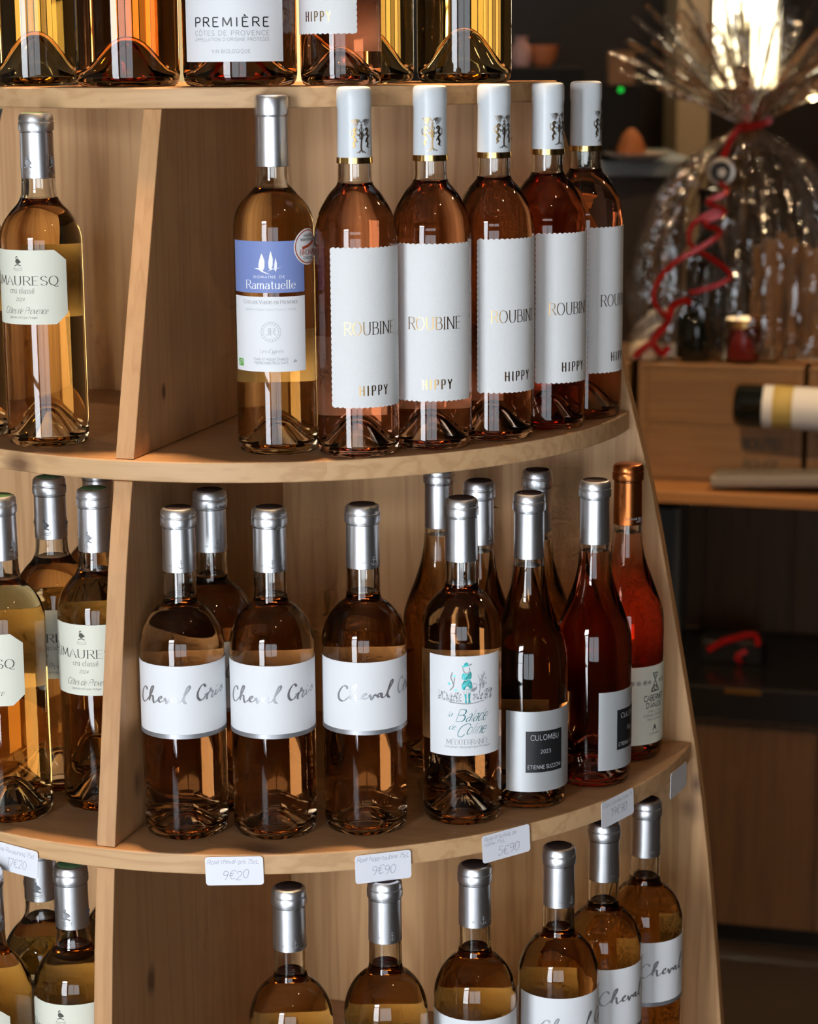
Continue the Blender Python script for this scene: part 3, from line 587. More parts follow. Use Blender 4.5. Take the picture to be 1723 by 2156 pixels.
dk = tline([(670, 360), (680, 430), (740, 480), (790, 430), (790, 360)], 14) + [q6([(810, 790), (920, 745), (915, 800), (870, 835), (825, 825)])] + tline([(845, 770), (860, 690), (900, 680), (930, 730), (915, 790)], 8)
dk += [q6([(770, 335), (800, 300), (845, 292), (820, 325)])] + tline([(690, 800), (690, 870)], 4) + tline([(735, 800), (735, 870)], 4) + tline([(770, 800), (770, 870)], 4) + tline([(805, 800), (800, 855)], 4)
dk += tline([(420, 1030), (560, 1048), (700, 1060), (860, 1055), (1070, 1018)], 16)
dk += tline([(480, 460), (450, 560), (480, 640), (500, 720), (430, 810)], 20) + tline([(520, 560), (510, 640), (490, 740)], 16) + tline([(1075, 470), (1060, 560), (1020, 640), (1000, 760), (975, 870)], 12) + tline([(1070, 640), (1060, 780)], 14)
rr = random.Random(3)
for (x0, x1, y0, y1, n) in [(200, 380, 830, 1000, 16), (400, 640, 850, 1020, 26), (850, 1080, 880, 990, 18), (1080, 1270, 780, 990, 22), (950, 1120, 490, 780, 9)]:
    for k in range(n):
        x = rr.uniform(x0, x1); y = rr.uniform(y0, y1); a = rr.uniform(0, PI); l = rr.uniform(12, 34); wd = rr.uniform(6, 14)
        dk += [q6([(x - l * math.cos(a), y - l * math.sin(a)), (x + wd * math.sin(a), y - wd * math.cos(a)), (x + l * math.cos(a), y + l * math.sin(a)), (x - wd * math.sin(a), y + wd * math.cos(a))])]
    for k in range(n // 3): xx = rr.uniform(x0, x1); dk += tline([(xx, y1 + 10), (xx + rr.uniform(-20, 20), (y0 + y1) / 2), (xx + rr.uniform(-30, 30), y0 + 20)], 5)
L6_teal = ink_mesh('teal_figure', teal, r6, M_teal); L6_dk = ink_mesh('grey_drawing', dk, r6, M_grey_ink, .0008)
dots = [ellipse(*q6([(rr.uniform(665, 825), rr.choice([rr.uniform(505, 580), rr.uniform(625, 775)]))])[0], .00022, .00022, 6) for k in range(44)]
L6_dots = ink_mesh('white_dots', dots, r6, M_white_ink, .0009)
zz = lambda y: .1585 - (y - 155) * 4.78e-5
sc6 = text_polys('la', .0050, 'script', .11, cx=-.0150, base=zz(1310), slant=.5) + text_polys('B', .0110, 'script', .10, cx=-.0062, base=zz(1400), slant=.35, width=.0085) + text_polys('alade', .0108, 'script', .11, cx=.0085, base=zz(1400), slant=.5, width=.0195)
sc6 += text_polys('de', .0050, 'script', .11, cx=-.0130, base=zz(1560), slant=.5) + line(q6([(810, 1500), (800, 1455), (740, 1450), (650, 1500), (590, 1590), (575, 1670), (630, 1700), (700, 1650)]), .0006) + text_polys('oline', .0100, 'script', .11, cx=.0082, base=zz(1645), slant=.5, width=.0180)
L6_script = ink_mesh('script_lettering', sc6, r6, M_teal_d)
L6_text = ink_mesh('lettering', text_polys('M\u00c9DITERRAN\u00c9E', .0046, 'serif', .11, cx=.0015, base=zz(1850), width=.039, track=.03) + text_polys('Indication G\u00e9ographique Prot\u00e9g\u00e9e', .0020, 'sans', .10, cx=.0015, base=zz(1912), width=.0425, track=.05), r6, M_grey_ink)
L6_back = label_mesh('back_label', r6, rad(132) * r6, rad(228) * r6, .066, .150, M_paper)
C6 = capsule_mesh(.2942, .2380, B6.rn * .985, M_silver, lip=.0152)
C6_top = MB().lathe([(.0116, .2942), (.0112, .29445), (0, .29445)], 32).mesh('capsule_top', [M_cap_dark], 40, fix=False)
P6 = [('capsule', C6, [('capsule_top', C6_top)]), ('label', L6, [('teal_figure', L6_teal), ('grey_drawing', L6_dk), ('white_dots', L6_dots), ('script_lettering', L6_script), ('lettering', L6_text)]), ('back_label', L6_back, [])]

# --- kind 7: copper capsule, cream label with hourglass sign
B7 = BT(.0368, [(a * .0368 / .036, z) for a, z in BUR[:6]] + BUR[6:], .2900, .2310, .2225, punt=.026)
r7 = .0368; h7 = rad(82) * r7
L7 = label_mesh('label', r7, -h7, h7, .0170, .0955, M_cream)
k7 = lambda x, z: (x * .001, z * .001)
hg = lambda P, wd=.0009: line([k7(*p) for p in P], wd, False)
t7 = hg([(-3.6, 88), (3.6, 88)]) + hg([(3.6, 88), (-5.5, 70)]) + hg([(-3.6, 88), (5.5, 70)]) + hg([(-5.5, 70), (5.5, 70)], .0013) + circ_line(0, .0732, .0018, .0022, .0008, 14) + circ_line(0, .0855, .0011, .0013, .0006, 12) + hg([(-4.2, 71), (-1, 76)], .0006) + hg([(4.2, 71), (1, 76)], .0006)
t7 += text_polys('CABERNET', .0056, 'sans', .16, cx=0, base=.0605, width=.0275, track=.06) + text_polys("D'ANJOU", .0052, 'sans', .16, cx=0, base=.0535, width=.0225, track=.06)
t7 += text_polys('APPELLATION', .0020, 'sans', .10, cx=0, base=.0488, width=.018, track=.1) + text_polys("D'ORIGINE CONTR\u00d4L\u00c9E", .0024, 'sans', .10, cx=0, base=.0446, width=.028, track=.1)
t7 += [[k7(0, 37), k7(-3, 30), k7(-1.6, 30), k7(-.9, 32), k7(.9, 32), k7(1.6, 30), k7(3, 30)]]
t7 += text_polys('PRODUIT DE FRANCE', .0016, 'sans', .10, cx=0, base=.0408, width=.020) + text_polys('DOMAINE', .0018, 'sans', .1, cx=0, base=.0262, width=.014)
for k, rr_ in ((-.026, .0020), (-.0195, .0020), (-.0128, .0020), (-.0075, .0015), (.0075, .0015), (.0135, .002)): t7 += circ_line(k, .0795, rr_, rr_, .0005, 14) + [ellipse(k, .0795, rr_ * .45, rr_ * .45, 8)]
L7_text = ink_mesh('lettering', t7, r7, M_ink)
C7 = capsule_mesh(.2900, .2310, B7.rn * .985, M_copper_cap, lip=.0152)
C7_text = ink_mesh('capsule_lettering', text_polys('DOMAINE DES HARDIERES', .0022, 'sans', .10, cx=.002, base=.2365, width=.032, track=.1) + text_polys('VIGNERONS', .0016, 'sans', .10, cx=.002, base=.2340, width=.012), B7.rn, M_paper, .0009)
P7 = [('capsule', C7, [('capsule_lettering', C7_text)]), ('label', L7, [('lettering', L7_text)])]

# --- magnums on the top shelf
def magnum(r, h=.375, punt=.040):
    k = r / .0363
    return BT(r, [(a * k, h - .318 * h / .318 + z * h / .318) for a, z in [(.0363, .182), (.0363, .187), (.0358, .1935), (.0348, .2015), (.0306, .2135), (.0229, .2265), (.0168, .2335)]] + [(.0165, .2385 * h / .318), (.0160, .246 * h / .318)], h, h * .80, h * .742, punt=punt)
BM1 = magnum(.047); BM2 = magnum(.051, .385, .036); BM3 = magnum(.044, .37, .046)
CM = lambda b: capsule_mesh(b.h, b.cap0, b.rn * .985, M_silver, lip=.0172)
rm = BM2.r
LM2 = label_mesh('label', rm, -rad(56.5) * rm, rad(56.5) * rm, .0215, .135, M_paper)
LM2_text = ink_mesh('lettering', text_polys('PREMI\u00c8RE', .0078, 'sans', .13, cx=0, base=.0515, width=.070, track=.28), rm, M_black_ink)
LM2_year = ink_mesh('vintage_lettering', text_polys('2024', .0042, 'sans', .08, cx=-.002, base=.0745, track=.3), rm, M_black_ink)
LM2_small = ink_mesh('small_lettering', text_polys('C\u00d4TES DE PROVENCE', .0040, 'sans', .09, cx=0, base=.0440, width=.070, track=.22) + text_polys("APPELLATION D'ORIGINE PROT\u00c9G\u00c9E", .0027, 'sans', .10, cx=0, base=.0392, width=.070, track=.18) + text_polys('VIN BIOLOGIQUE', .0030, 'sans', .10, cx=0, base=.0290, width=.034, track=.22), rm, M_grey_ink)

# ================================================================== THE ROOM
M_wallp = pbr('warm_plaster', (.26, .19, .13), .85, noise=(3, .08))
M_dark = pbr('dark_stained_wood_wall', (.030, .018, .011), .6, noise=(5, .3))
M_floor = pbr('dark_floor', (.028, .020, .015), .35, noise=(6, .3))
M_ceil = pbr('brown_ceiling', (.20, .15, .10), .9, noise=(3, .05))
M_frame = pbr('dark_window_frame', (.05, .045, .04), .5)
XL, XR, YF, YB, ZC = -3.0, 3.2, -.95, 7.0, 2.8
struct(MB().box(XL - .1, XR + .1, YF - .1, YB + .1, -.1, 0).obj('floor', M_floor))
struct(MB().box(XL - .1, XR + .1, YF - .1, YB + .1, ZC, ZC + .1).obj('ceiling', M_ceil))
struct(MB().box(XL - .1, XL, YF, YB, 0, ZC).obj('wall_left', M_wallp))
struct(MB().box(XR, XR + .1, YF, YB, 0, ZC).obj('wall_right', M_dark))
WX0, WX1, WZ0, WZ1 = -1.94, -.96, .03, 2.28
SX0, SX1, SZ0, SZ1 = -.86, .76, .28, 1.82
struct(MB().box(XL, WX0, YF - .1, YF, 0, ZC).box(WX1, SX0, YF - .1, YF, 0, ZC).box(SX0, SX1, YF - .1, YF, 0, SZ0).box(SX0, SX1, YF - .1, YF, SZ1, ZC).box(SX1, XR, YF - .1, YF, 0, ZC).box(WX0, WX1, YF - .1, YF, WZ1, ZC).box(WX0, WX1, YF - .1, YF, 0, WZ0).obj('wall_front', M_wallp))
win = struct(MB().box(WX0, WX0 + .05, YF - .08, YF - .02, WZ0, WZ1).box(WX1 - .05, WX1, YF - .08, YF - .02, WZ0, WZ1).box(WX0 + .05, WX1 - .05, YF - .08, YF - .02, WZ0, WZ0 + .06).box(WX0 + .05, WX1 - .05, YF - .08, YF - .02, WZ1 - .05, WZ1).obj('window_1', M_frame))
MB().box(WX0 + .05, WX1 - .05, YF - .08, YF - .02, 1.92, 1.97).obj('transom', M_frame, win)
MB().box(WX0 + .05, WX1 - .05, YF - .075, YF - .025, .80, .84).obj('lock_rail', M_frame, win)
sf = struct(MB().box(SX0, SX0 + .04, YF - .08, YF - .02, SZ0, SZ1).box(SX1 - .04, SX1, YF - .08, YF - .02, SZ0, SZ1).box(SX0 + .04, SX1 - .04, YF - .08, YF - .02, SZ0, SZ0 + .05).box(SX0 + .04, SX1 - .04, YF - .08, YF - .02, SZ1 - .05, SZ1).obj('window_4', M_frame))
MB().box(-.08, -.03, YF - .08, YF - .02, SZ0 + .05, SZ1 - .05).obj('mullion', M_frame, sf)
BX0, BX1, BZ0, BZ1 = .95, 1.15, 1.56, 2.40
GX0, GX1, GZ0, GZ1 = -2.40, -.16, 1.52, 2.30
struct(MB().box(XL, GX0, YB, YB + .1, 0, ZC).box(GX0, GX1, YB, YB + .1, 0, GZ0).box(GX0, GX1, YB, YB + .1, GZ1, ZC).box(GX1, BX0, YB, YB + .1, 0, ZC).box(BX1, XR, YB, YB + .1, 0, ZC).box(BX0, BX1, YB, YB + .1, BZ1, ZC).box(BX0, BX1, YB, YB + .1, 0, BZ0).obj('wall_back', M_dark))
# downlights in the ceiling
M_lampring = pbr('white_lamp_ring', (.7, .7, .68), .4)
for i, (x, y, p) in enumerate(LAMPS):
    t = thing('ceiling_downlight', ['ceiling downlight directly above the wine display stand', 'ceiling downlight in front of the stand on the right', 'ceiling downlight above the aisle near the camera', 'ceiling downlight closest to the shop front', 'ceiling downlight by the right wall', 'ceiling downlight above the gift basket', 'ceiling downlight behind the stand on the left', 'added ceiling downlight brightening the column at the rear'][i], 'downlight', (x, y, ZC), 0, 'ceiling downlights')
    MB().lathe([(.038, -.012), (.055, -.012), (.058, -.006), (.058, 0), (.038, 0), (.038, -.012)], 24).obj('ring', M_lampring, t, 40)
    spot('downlight_lamp', (x, y, ZC - .03), p, WARM, .034, 140, .8, (x, y, 0))

# ================================================================== WINE DISPLAY
AX, AY, PHI = -.13877, 2.26183, .30142
unit = thing('wine_display_stand', 'half-round tiered pine wine display stand filled with rose wine bottles', 'display stand', (AX, AY, 0), -PHI)
T = .0184
PROF = [(0.0, .500), (.35, .497), (.55, .486), (.6776, .4745), (.80, .4635), (.908, .4525), (1.0019, .4395), (1.1185, .4185), (1.2465, .395), (1.3353, .3725), (1.45, .3415), (1.5766, .306), (1.6349, .2885)]
def prof(z):
    for (a, ra), (b, rb_) in zip(PROF, PROF[1:]):
        if a <= z <= b: return ra + (rb_ - ra) * (z - a) / (b - a)
    return PROF[-1][1]
def zs(z0, z1, n=12): return [z0 + (z1 - z0) * i / n for i in range(n + 1)]
# back panel: one sheet following the profile on both sides
zz_ = zs(.03, Z1 - T, 30)
poly = [(prof(z) + .004, z) for z in zz_] + [(-prof(z) - .004, z) for z in zz_[::-1]]
bevel(MB().prism(poly, lambda p, d: (p[0], d, p[1]), 0, .018).obj('back_panel', M_panel, unit), .0012)
shelf_z = [(Z1, .294), (Z2, .3729), (Z3, .440), (Z4, .4755), (.352, .497), (.03 + T, .500)]
for k, (z, R) in enumerate(shelf_z):
    n = 96; y0 = -.0004 if z < Z1 else .018
    pl = [(R * math.cos(PI * i / n), -R * math.sin(PI * i / n)) for i in range(n + 1)]
    if z >= Z1: pl = [(R, .018)] + pl + [(-R, .018)]
    else: pl = [(a, min(b, -.0004)) for a, b in pl]
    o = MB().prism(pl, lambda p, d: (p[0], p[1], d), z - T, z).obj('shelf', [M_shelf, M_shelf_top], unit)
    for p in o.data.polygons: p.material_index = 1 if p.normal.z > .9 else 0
    bevel(o, .0015)
lv = [.03 + T, .352, Z4, Z3, Z2, Z1]
for z0, z1 in zip(lv, lv[1:]):
    zt = z1 - T; q = zs(z0, zt, 12)
    pl = [(-.0006, z0 + .0002)] + [(-prof(z) + .003, min(max(z, z0 + .0002), zt - .0002)) for z in q] + [(-.0006, zt - .0002)]
    bevel(MB().prism(pl, lambda p, d: (d, p[0], p[1]), -.0088, .0088).obj('divider', M_divider, unit), .001)
MB().box(-.44, .44, -.05, .017, 0, .0296).box(-.06, .06, -.44, -.05, 0, .0296).obj('plinth', M_divider, unit)

# ================================================================== BOTTLES
GR1 = 'bottles on the top shelf'; GR2 = 'bottles on the second shelf'; GR3 = 'bottles on the third shelf'; GR4 = 'bottles on the lowest visible shelf'
# top shelf
place('wine_bottle', BM3, W_GOLD, 'pale golden bottle at the far left end of the top shelf', -.3475, 2.1320, Z1, 30, GR1, [('capsule', CM(BM3), [])])
place('wine_bottle', BM1, W_AMBER, 'large unlabelled amber magnum on top shelf left of the white label', -.2516, 2.0523, Z1, 20, GR1, [('capsule', CM(BM1), [])])
place('wine_bottle', BM2, W_AMBER, 'large magnum with white PREMI\u00c8RE label on the top shelf', -.1479, 2.0260, Z1, -9, GR1, [('capsule', CM(BM2), []), ('label', LM2, [('lettering', LM2_text), ('small_lettering', LM2_small), ('vintage_lettering', LM2_year)])])
place('wine_bottle', B2, W_SALMON, 'bottle with white scalloped HIPPY label on the top shelf', -.0575, 2.0230, Z1, -36, GR1, P2)
place('wine_bottle', BM3, W_GOLD, 'yellowish bottle behind the labelled bottle on the top shelf', -.0360, 2.1280, Z1, 0, GR1, [('capsule', CM(BM3), [])])
place('wine_bottle', BM3, W_GOLD, 'large clear yellowish bottle at the right end of the top shelf', .0551, 2.1153, Z1, 0, GR1, [('capsule', CM(BM3), [])])
# second shelf
place('wine_bottle', B3, W_ORANGE, 'cream-labelled RIMAURESQ bottle on second shelf beside the divider', -.3291, 2.0033, Z2, -34.4, GR2, P3)
place('wine_bottle', B3, W_ORANGE, 'bottle cut by the left picture edge on the second shelf', -.4090, 2.0500, Z2, -50, GR2, P3)
place('wine_bottle', B4, W_ORANGE, 'bottle with blue and white label and round medal sticker', -.1167, 1.9547, Z2, -12.5, GR2, P4)
for (x, y, rt, lb, wn) in [(-.0445, 1.9382, 22, 'scalloped white-labelled bottle next to the blue label, first of five', W_SALMON), (.0212, 1.9718, 6.5, 'scalloped white-labelled bottle facing the front, second of five', W_SALMON),
                       (.0789, 2.0166, 35, 'scalloped white-labelled bottle in the middle of the five', W_SALMON), (.1307, 2.0728, 42, 'redder scalloped white-labelled bottle, fourth of five', W_RED), (.1707, 2.1350, 64, 'scalloped white-labelled bottle at the right end of the second shelf', W_SALMON)]:
    place('wine_bottle', B2, wn, lb, x, y, Z2, rt, GR2, P2)
# third shelf, right bay
place('wine_bottle', B1, W_ROSE, 'white-wrapped bottle nearest the divider on the third shelf', -.2013, 1.8921, Z3, -2, GR3, P1)
place('wine_bottle', B1, W_ROSE, 'white-wrapped bottle standing behind the two front ones on third shelf', -.1805, 1.9700, Z3, 15, GR3, P1)
place('wine_bottle', B1, W_ROSE, 'white-wrapped bottle second from the divider on the third shelf', -.1218, 1.8904, Z3, 0, GR3, P1)
place('wine_bottle', B1, W_ROSE, 'white-wrapped bottle turned right, third from the divider on third shelf', -.0408, 1.8995, Z3, 30, GR3, P1)
place('wine_bottle', B6, W_ROSE, 'bottle with illustrated white label of a girl in teal', .0464, 1.9231, Z3, 6.3, GR3, P6)
place('wine_bottle', B5, W_ROSE, 'sloped-shoulder bottle with silver label and black square facing front', .1088, 1.9662, Z3, 25.7, GR3, P5)
place('wine_bottle', B5, W_RED, 'pink sloped-shoulder bottle with silver label turned right', .1733, 2.0245, Z3, 68, GR3, P5)
place('wine_bottle', B7, W_RED, 'red-pink bottle with copper capsule and cream hourglass label', .2120, 2.1040, Z3, 50, GR3, P7)
place('wine_bottle', B5, W_COPPER, 'sloped-shoulder bottle behind, left of the illustrated label', .0290, 2.1000, Z3, 120, GR3, P5plain)
place('wine_bottle', B5, W_ROSE, 'sloped-shoulder bottle directly behind the illustrated-label bottle', .0655, 2.0260, Z3, 130, GR3, P5plain)
place('wine_bottle', B5, W_COPPER, 'sloped-shoulder bottle at the back between the two silver-labelled ones', .1225, 2.0780, Z3, 130, GR3, P5plain)
# third shelf, left bay
place('wine_bottle', B3, W_ORANGE, 'cream-labelled bottle cut by left edge, front of third shelf', -.3659, 1.9394, Z3, -45, GR3, P3)
place('wine_bottle', B3, W_ORANGE, 'cream-labelled bottle half hidden by the divider on third shelf', -.2856, 1.9696, Z3, -24.6, GR3, P3)
place('wine_bottle', B3, W_ORANGE, 'silver-capped bottle in the second row, left bay of third shelf', -.3345, 2.0260, Z3, -20, GR3, P3)
place('wine_bottle', B3, W_ORANGE, 'silver-capped bottle furthest left in the second row, third shelf', -.4090, 2.0340, Z3, 10, GR3, P3)
place('wine_bottle', B3, W_ORANGE, 'silver-capped bottle hidden behind the divider-side one, third shelf', -.3000, 2.1000, Z3, 15, GR3, P3)
# fourth shelf, right bay
for (x, y, rt, lb) in [(-.1075, 1.8260, 10, 'white-wrapped bottle nearest the divider on the lowest shelf'), (-.0240, 1.8420, 16, 'white-wrapped bottle second from the divider on the lowest shelf'), (.0562, 1.8767, 22, 'white-wrapped bottle third from the divider on the lowest shelf'),
                       (.1346, 1.9215, 42, 'white-wrapped bottle fourth from the divider on the lowest shelf'), (.1813, 1.9850, 63, 'white-wrapped bottle second from right end of the lowest shelf'), (.2276, 2.0480, 62, 'white-wrapped bottle at the right end of the lowest shelf')]:
    place('wine_bottle', B1, W_ORANGE, lb, x, y, Z4, rt, GR4, P1)
# fourth shelf, left bay
place('wine_bottle', B3, W_ORANGE, 'green-topped cream-labelled bottle beside the divider on lowest shelf', -.3055, 1.8780, Z4, -22, GR4, P3)
place('wine_bottle', B3, W_GOLD, 'silver-capped bottle behind the price card, left bay of lowest shelf', -.3445, 1.9450, Z4, -15, GR4, P3)
place('wine_bottle', B3, W_ORANGE, 'cream-labelled bottle at the bottom left picture corner', -.3800, 1.8690, Z4, -45, GR4, P3)
place('wine_bottle', B3, W_ORANGE, 'silver-capped bottle deep in the left bay of lowest shelf', -.2770, 1.9850, Z4, 10, GR4, P3)

# ================================================================== PRICE CARDS on the third shelf edge
def rounded(wd, ht, r, n=4):
    P = []
    for cx, cy_, a0 in ((wd / 2 - r, ht / 2 - r, 0), (-wd / 2 + r, ht / 2 - r, 90), (-wd / 2 + r, -ht / 2 + r, 180), (wd / 2 - r, -ht / 2 + r, 270)):
        P += [(cx + r * math.cos(rad(a0 + 90 * k / n)), cy_ + r * math.sin(rad(a0 + 90 * k / n))) for k in range(n + 1)]
    return P
UX, UY = math.cos(PHI), -math.sin(PHI)
def price_card(theta, lines, label, tilt=0, zc=.9815, wd=.0505, ht=.0260):
    th = rad(theta); R = .440 + .0012
    a, b = R * math.cos(th), R * math.sin(th)
    x = AX + a * UX - b * math.sin(PHI); y = AY + a * UY - b * math.cos(PHI)
    o = MB().prism(rounded(wd, ht, .0028), lambda p, d: (p[0], d, p[1]), -.0004, .0).obj('price_card', M_tag)
    # outward normal of the rim = local -Y
    nx, ny = math.cos(th) * UX - math.sin(th) * math.sin(PHI), math.cos(th) * UY - math.sin(th) * math.cos(PHI)
    o.matrix_world = Matrix.Translation((x, y, zc)) @ Matrix.Rotation(math.atan2(nx, -ny), 4, 'Z') @ Matrix.Rotation(rad(tilt), 4, 'Y')
    tag(o, label, 'price card', 'handwritten price cards on the shelf edge')
    mb = MB()
    for (txt, h, cx, base, wdt, wt) in lines:
        for q in text_polys(txt, h, 'sans', wt, cx=cx, base=base, width=wdt, slant=.18, jitter=.35): mb.add([(p[0], -.00055, p[1]) for p in q], [tuple(range(len(q)))])
    if lines: mb.obj('handwriting', M_pen, o, fix=False)
    return o
price_card(101.9, [('Ros\u00e9 Rimauresq 75cl', .0042, -.001, .0052, .044, .05), ('17\u20ac20', .0078, .001, -.0080, .022, .04)], 'price card reading 17\u20ac20 at the left picture edge', 3, .9790)
price_card(74.7, [('Ros\u00e9 cheval gris 75cL', .0040, -.001, .0068, .045, .055), ('9\u20ac20', .0078, .0005, -.0075, .023, .04)], 'price card reading 9\u20ac20 under the white-wrapped bottles', -1.2, .9880)
price_card(57.8, [('Ros\u00e9 hippy roubine 75cL', .0040, 0, .0068, .047, .055), ('9\u20ac90', .0078, .0, -.0060, .022, .04)], 'tilted price card reading 9\u20ac90 in the middle of the shelf edge', -1.0, .9850)
price_card(42.35, [('Ros\u00e9 la balade de', .0038, -.006, .0075, .034, .055), ('coline 75cL', .0034, -.012, .0028, .022, .055), ('5\u20ac90', .0078, .002, -.0085, .023, .04)], 'tilted price card reading 5\u20ac90 under the illustrated-label bottle', -3.0, .9885)
price_card(24.1, [('Clos Culombu ros\u00e9 75', .0038, 0, .0065, .045, .055), ('19\u20ac90', .0078, .001, -.0055, .026, .05)], 'price card reading 19\u20ac90 near the right end of the shelf', -3.0, .9895)
price_card(7.4, [], 'blank price card at the far right end of the shelf edge', 2.0, .9800)

# ================================================================== BACKGROUND FURNITURE
PH2 = .265
C0 = Vector((.50383, 3.98848, 0))
CM4 = Matrix.Translation(C0) @ Matrix.Rotation(-PH2, 4, 'Z')       # local x along the counter, -y towards the camera
def cpos(x, y, z): return tuple(CM4 @ Vector((x, y, z)))
M_cab = wood('brown_pine_cabinet', (.13, .068, .030), (.065, .031, .013), 'Z', knots=[(.23, .40, .72, .012, 1.3), (.10, .02, .34, .014, 1.3)], lam=.16)
M_board = wood('orange_pine_board', (.46, .22, .075), (.28, .12, .04), 'X', lam=.12)
M_crate = wood('pale_crate_pine', (.30, .17, .075), (.17, .085, .036), 'X', lam=.3, rings=.7)
M_blackgloss = pbr('black_gloss_board', (.008, .008, .008), .25)
M_matteblack = pbr('matte_black', (.010, .009, .008), .7, 0, .2)
cab = thing('display_cabinet', 'brown pine shop cabinet with open niche and black shelf', 'cabinet', cpos(0, 0, 0), -PH2)
bevel(MB().box(-.55, 1.6, 0, .62, .862, .885).obj('top_board', M_board, cab), .003)
for k in range(12): bevel(MB().box(-.55 + k * .179, -.55 + k * .179 + .1775, .42, .44, .52, .862).obj('niche_panel', M_cab, cab), .0012)
bevel(MB().box(-.55, 1.6, 0, .42, .456, .520).obj('black_shelf', M_blackgloss, cab), .003)
for k in range(8): bevel(MB().box(-.55 + k * .269, -.55 + k * .269 + .267, .02, .045, .045, .456).obj('front_panel', M_cab, cab), .0015)
MB().box(-.55, 1.6, .05, .60, 0, .045).obj('plinth', M_blackgloss, cab)
MB().box(-.57, -.55, 0, .62, 0, .885).obj('side_panel', M_cab, cab)
MB().box(1.6, 1.62, 0, .62, 0, .885).obj('side_panel', M_cab, cab)
MB().box(.083, .150, -.0015, .0, .508, .518).obj('edge_glint_strip', M_gold, cab)  # gold strip stands in for a light reflection on the black shelf edge

def crate(x, label, letter):
    t = thing('wine_crate', label, 'crate', cpos(x, .10, .885), -PH2, 'pale wooden wine crates on the cabinet')
    W, D, H = .306, .30, .215
    for k in range(2): bevel(MB().box(.018, W - .018, 0, .010, .006 + k * .103, .006 + k * .103 + .1015).obj('front_board', M_crate, t), .0015)
    for k in range(2): bevel(MB().box(.018, W - .018, D - .010, D, .006 + k * .103, .006 + k * .103 + .1015).obj('back_board', M_crate, t), .0015)
    bevel(MB().box(0, .018, 0, D, .004, .211).obj('end_board', M_crate, t), .0015); bevel(MB().box(W - .018, W, 0, D, .004, .211).obj('end_board', M_crate, t), .0015)
    for k in range(3): bevel(MB().box(0, W, k * .1, k * .1 + .0985, .211, H + .006).obj('lid_board', M_crate, t), .002)
    MB().box(0, W, 0, D, 0, .004).obj('bottom_board', M_crate, t)
    if letter:
        mb = MB()
        for txt, z, h, wd in (('ROUGE', .030, .016, .066), ('BOUTEI', .068, .018, .075)):
            for q in text_polys(txt, h, 'sans', .20, cx=.232, base=z, width=wd, track=.08): mb.add([(p[0], -.0006, p[1]) for p in q], [tuple(range(len(q)))])
        mb.obj('stencilled_lettering', M_ink, t, fix=False)
    return t
crate(-.103, 'pale wooden wine crate stencilled ROUGE under the gift basket', True)
crate(.212, 'wooden wine crate cut by the right picture edge', False)
crate(-.425, 'wooden wine crate mostly hidden behind the display stand', False)

# lying dark bottle in a balancing wooden holder
M_darkglass = pbr('dark_green_bottle', (.006, .008, .006), .08, 0, .6)
M_yellow = pbr('yellow_label_band', (.55, .42, .12), .6)
hold = thing('bottle_holder', 'grey wooden balance holder lying on the cabinet board', 'bottle holder', cpos(.045, .02, .885), -PH2)
M_greywood = wood('grey_weathered_wood', (.34, .31, .27), (.22, .20, .18), 'X', lam=.2, rings=.5)
Rt = Matrix.Rotation(rad(-3), 4, 'Y')
bevel(MB().box(0, .36, 0, .075, .004, .028, M=Rt).obj('foot_board', M_greywood, hold), .008, 4)
bevel(MB().box(.335, .36, .0, .075, .018, .26).obj('upright_board', M_greywood, hold), .004)
lb = thing('lying_wine_bottle', 'dark wine bottle lying on its side in front of the crate', 'wine bottle', cpos(.085, .045, 1.043), -PH2)
Mb = Matrix.Rotation(rad(90), 4, 'Y') @ Matrix.Rotation(0, 4, 'Z')
Mt = Matrix.Rotation(rad(1.5), 4, 'Y') @ Mb
BP = [(0, .012), (.020, .004), (.030, .0), (.0365, .004), (.0385, .012), (.0385, .18), (.036, .195), (.026, .215), (.016, .228), (.0140, .24), (.0138, .291), (0, .291)]
MB().lathe(BP, 40, M=Mt).obj('glass', M_darkglass, lb, 50)
MB().lathe([(.0387, .052), (.0391, .0522), (.0391, .1598), (.0387, .160)], 40, M=Mt).obj('label', M_paper, lb, 50)
MB().lathe([(.0392, .070), (.0394, .0702), (.0394, .1058), (.0392, .106)], 40, M=Mt).obj('label_band', M_yellow, lb, 50)
lm = MB()
for k in range(6):
    for q in line([(.074 + k * .0055, -.010), (.074 + k * .0055, .016 - (k % 3) * .004)], .0011, False): lm.add([Matrix.Rotation(rad(1.5), 4, 'Y') @ Vector((s, -.0397 * math.cos(z / .0397), .0397 * math.sin(z / .0397))) for s, z in q], [(0, 1, 2, 3)])
lm.obj('label_print', M_ink, lb, fix=False)

# gift basket wrapped in clear film
M_film = film('clear_cellophane', (.97, .96, .93), .085, .10, 25)
M_filmtop = film('pleated_cellophane', (.97, .95, .90), .13, .16, 50)
M_ribbon = pbr('red_satin_ribbon', (.36, .008, .008), .25, .25, .6)
M_wicker = wood('light_slat_wood', (.42, .22, .085), (.27, .12, .04), 'Z', lam=.03)
M_jar = glass('jar_glass', 1.5)
M_jam = pbr('dark_red_jam', (.16, .012, .010), .25)
M_lid = pbr('gold_jar_lid', (.65, .38, .12), .3, .9)
gb = thing('gift_basket', 'gift basket wrapped in clear cellophane tied with red ribbon', 'gift basket', cpos(.075, .25, 1.106), -PH2)
rg = random.Random(11)
ph = [rg.uniform(0, 2 * PI) for _ in range(8)]
mb = MB(); nseg = 168; cj = [rg.gauss(0, .030) for _ in range(168)]; prof_b = [(.150, .001), (.185, .006), (.200, .06), (.198, .14), (.185, .22), (.160, .29), (.120, .35), (.070, .395), (.030, .420), (.018, .432)]
pr = catmull(prof_b, 3); vs = []; fs = []
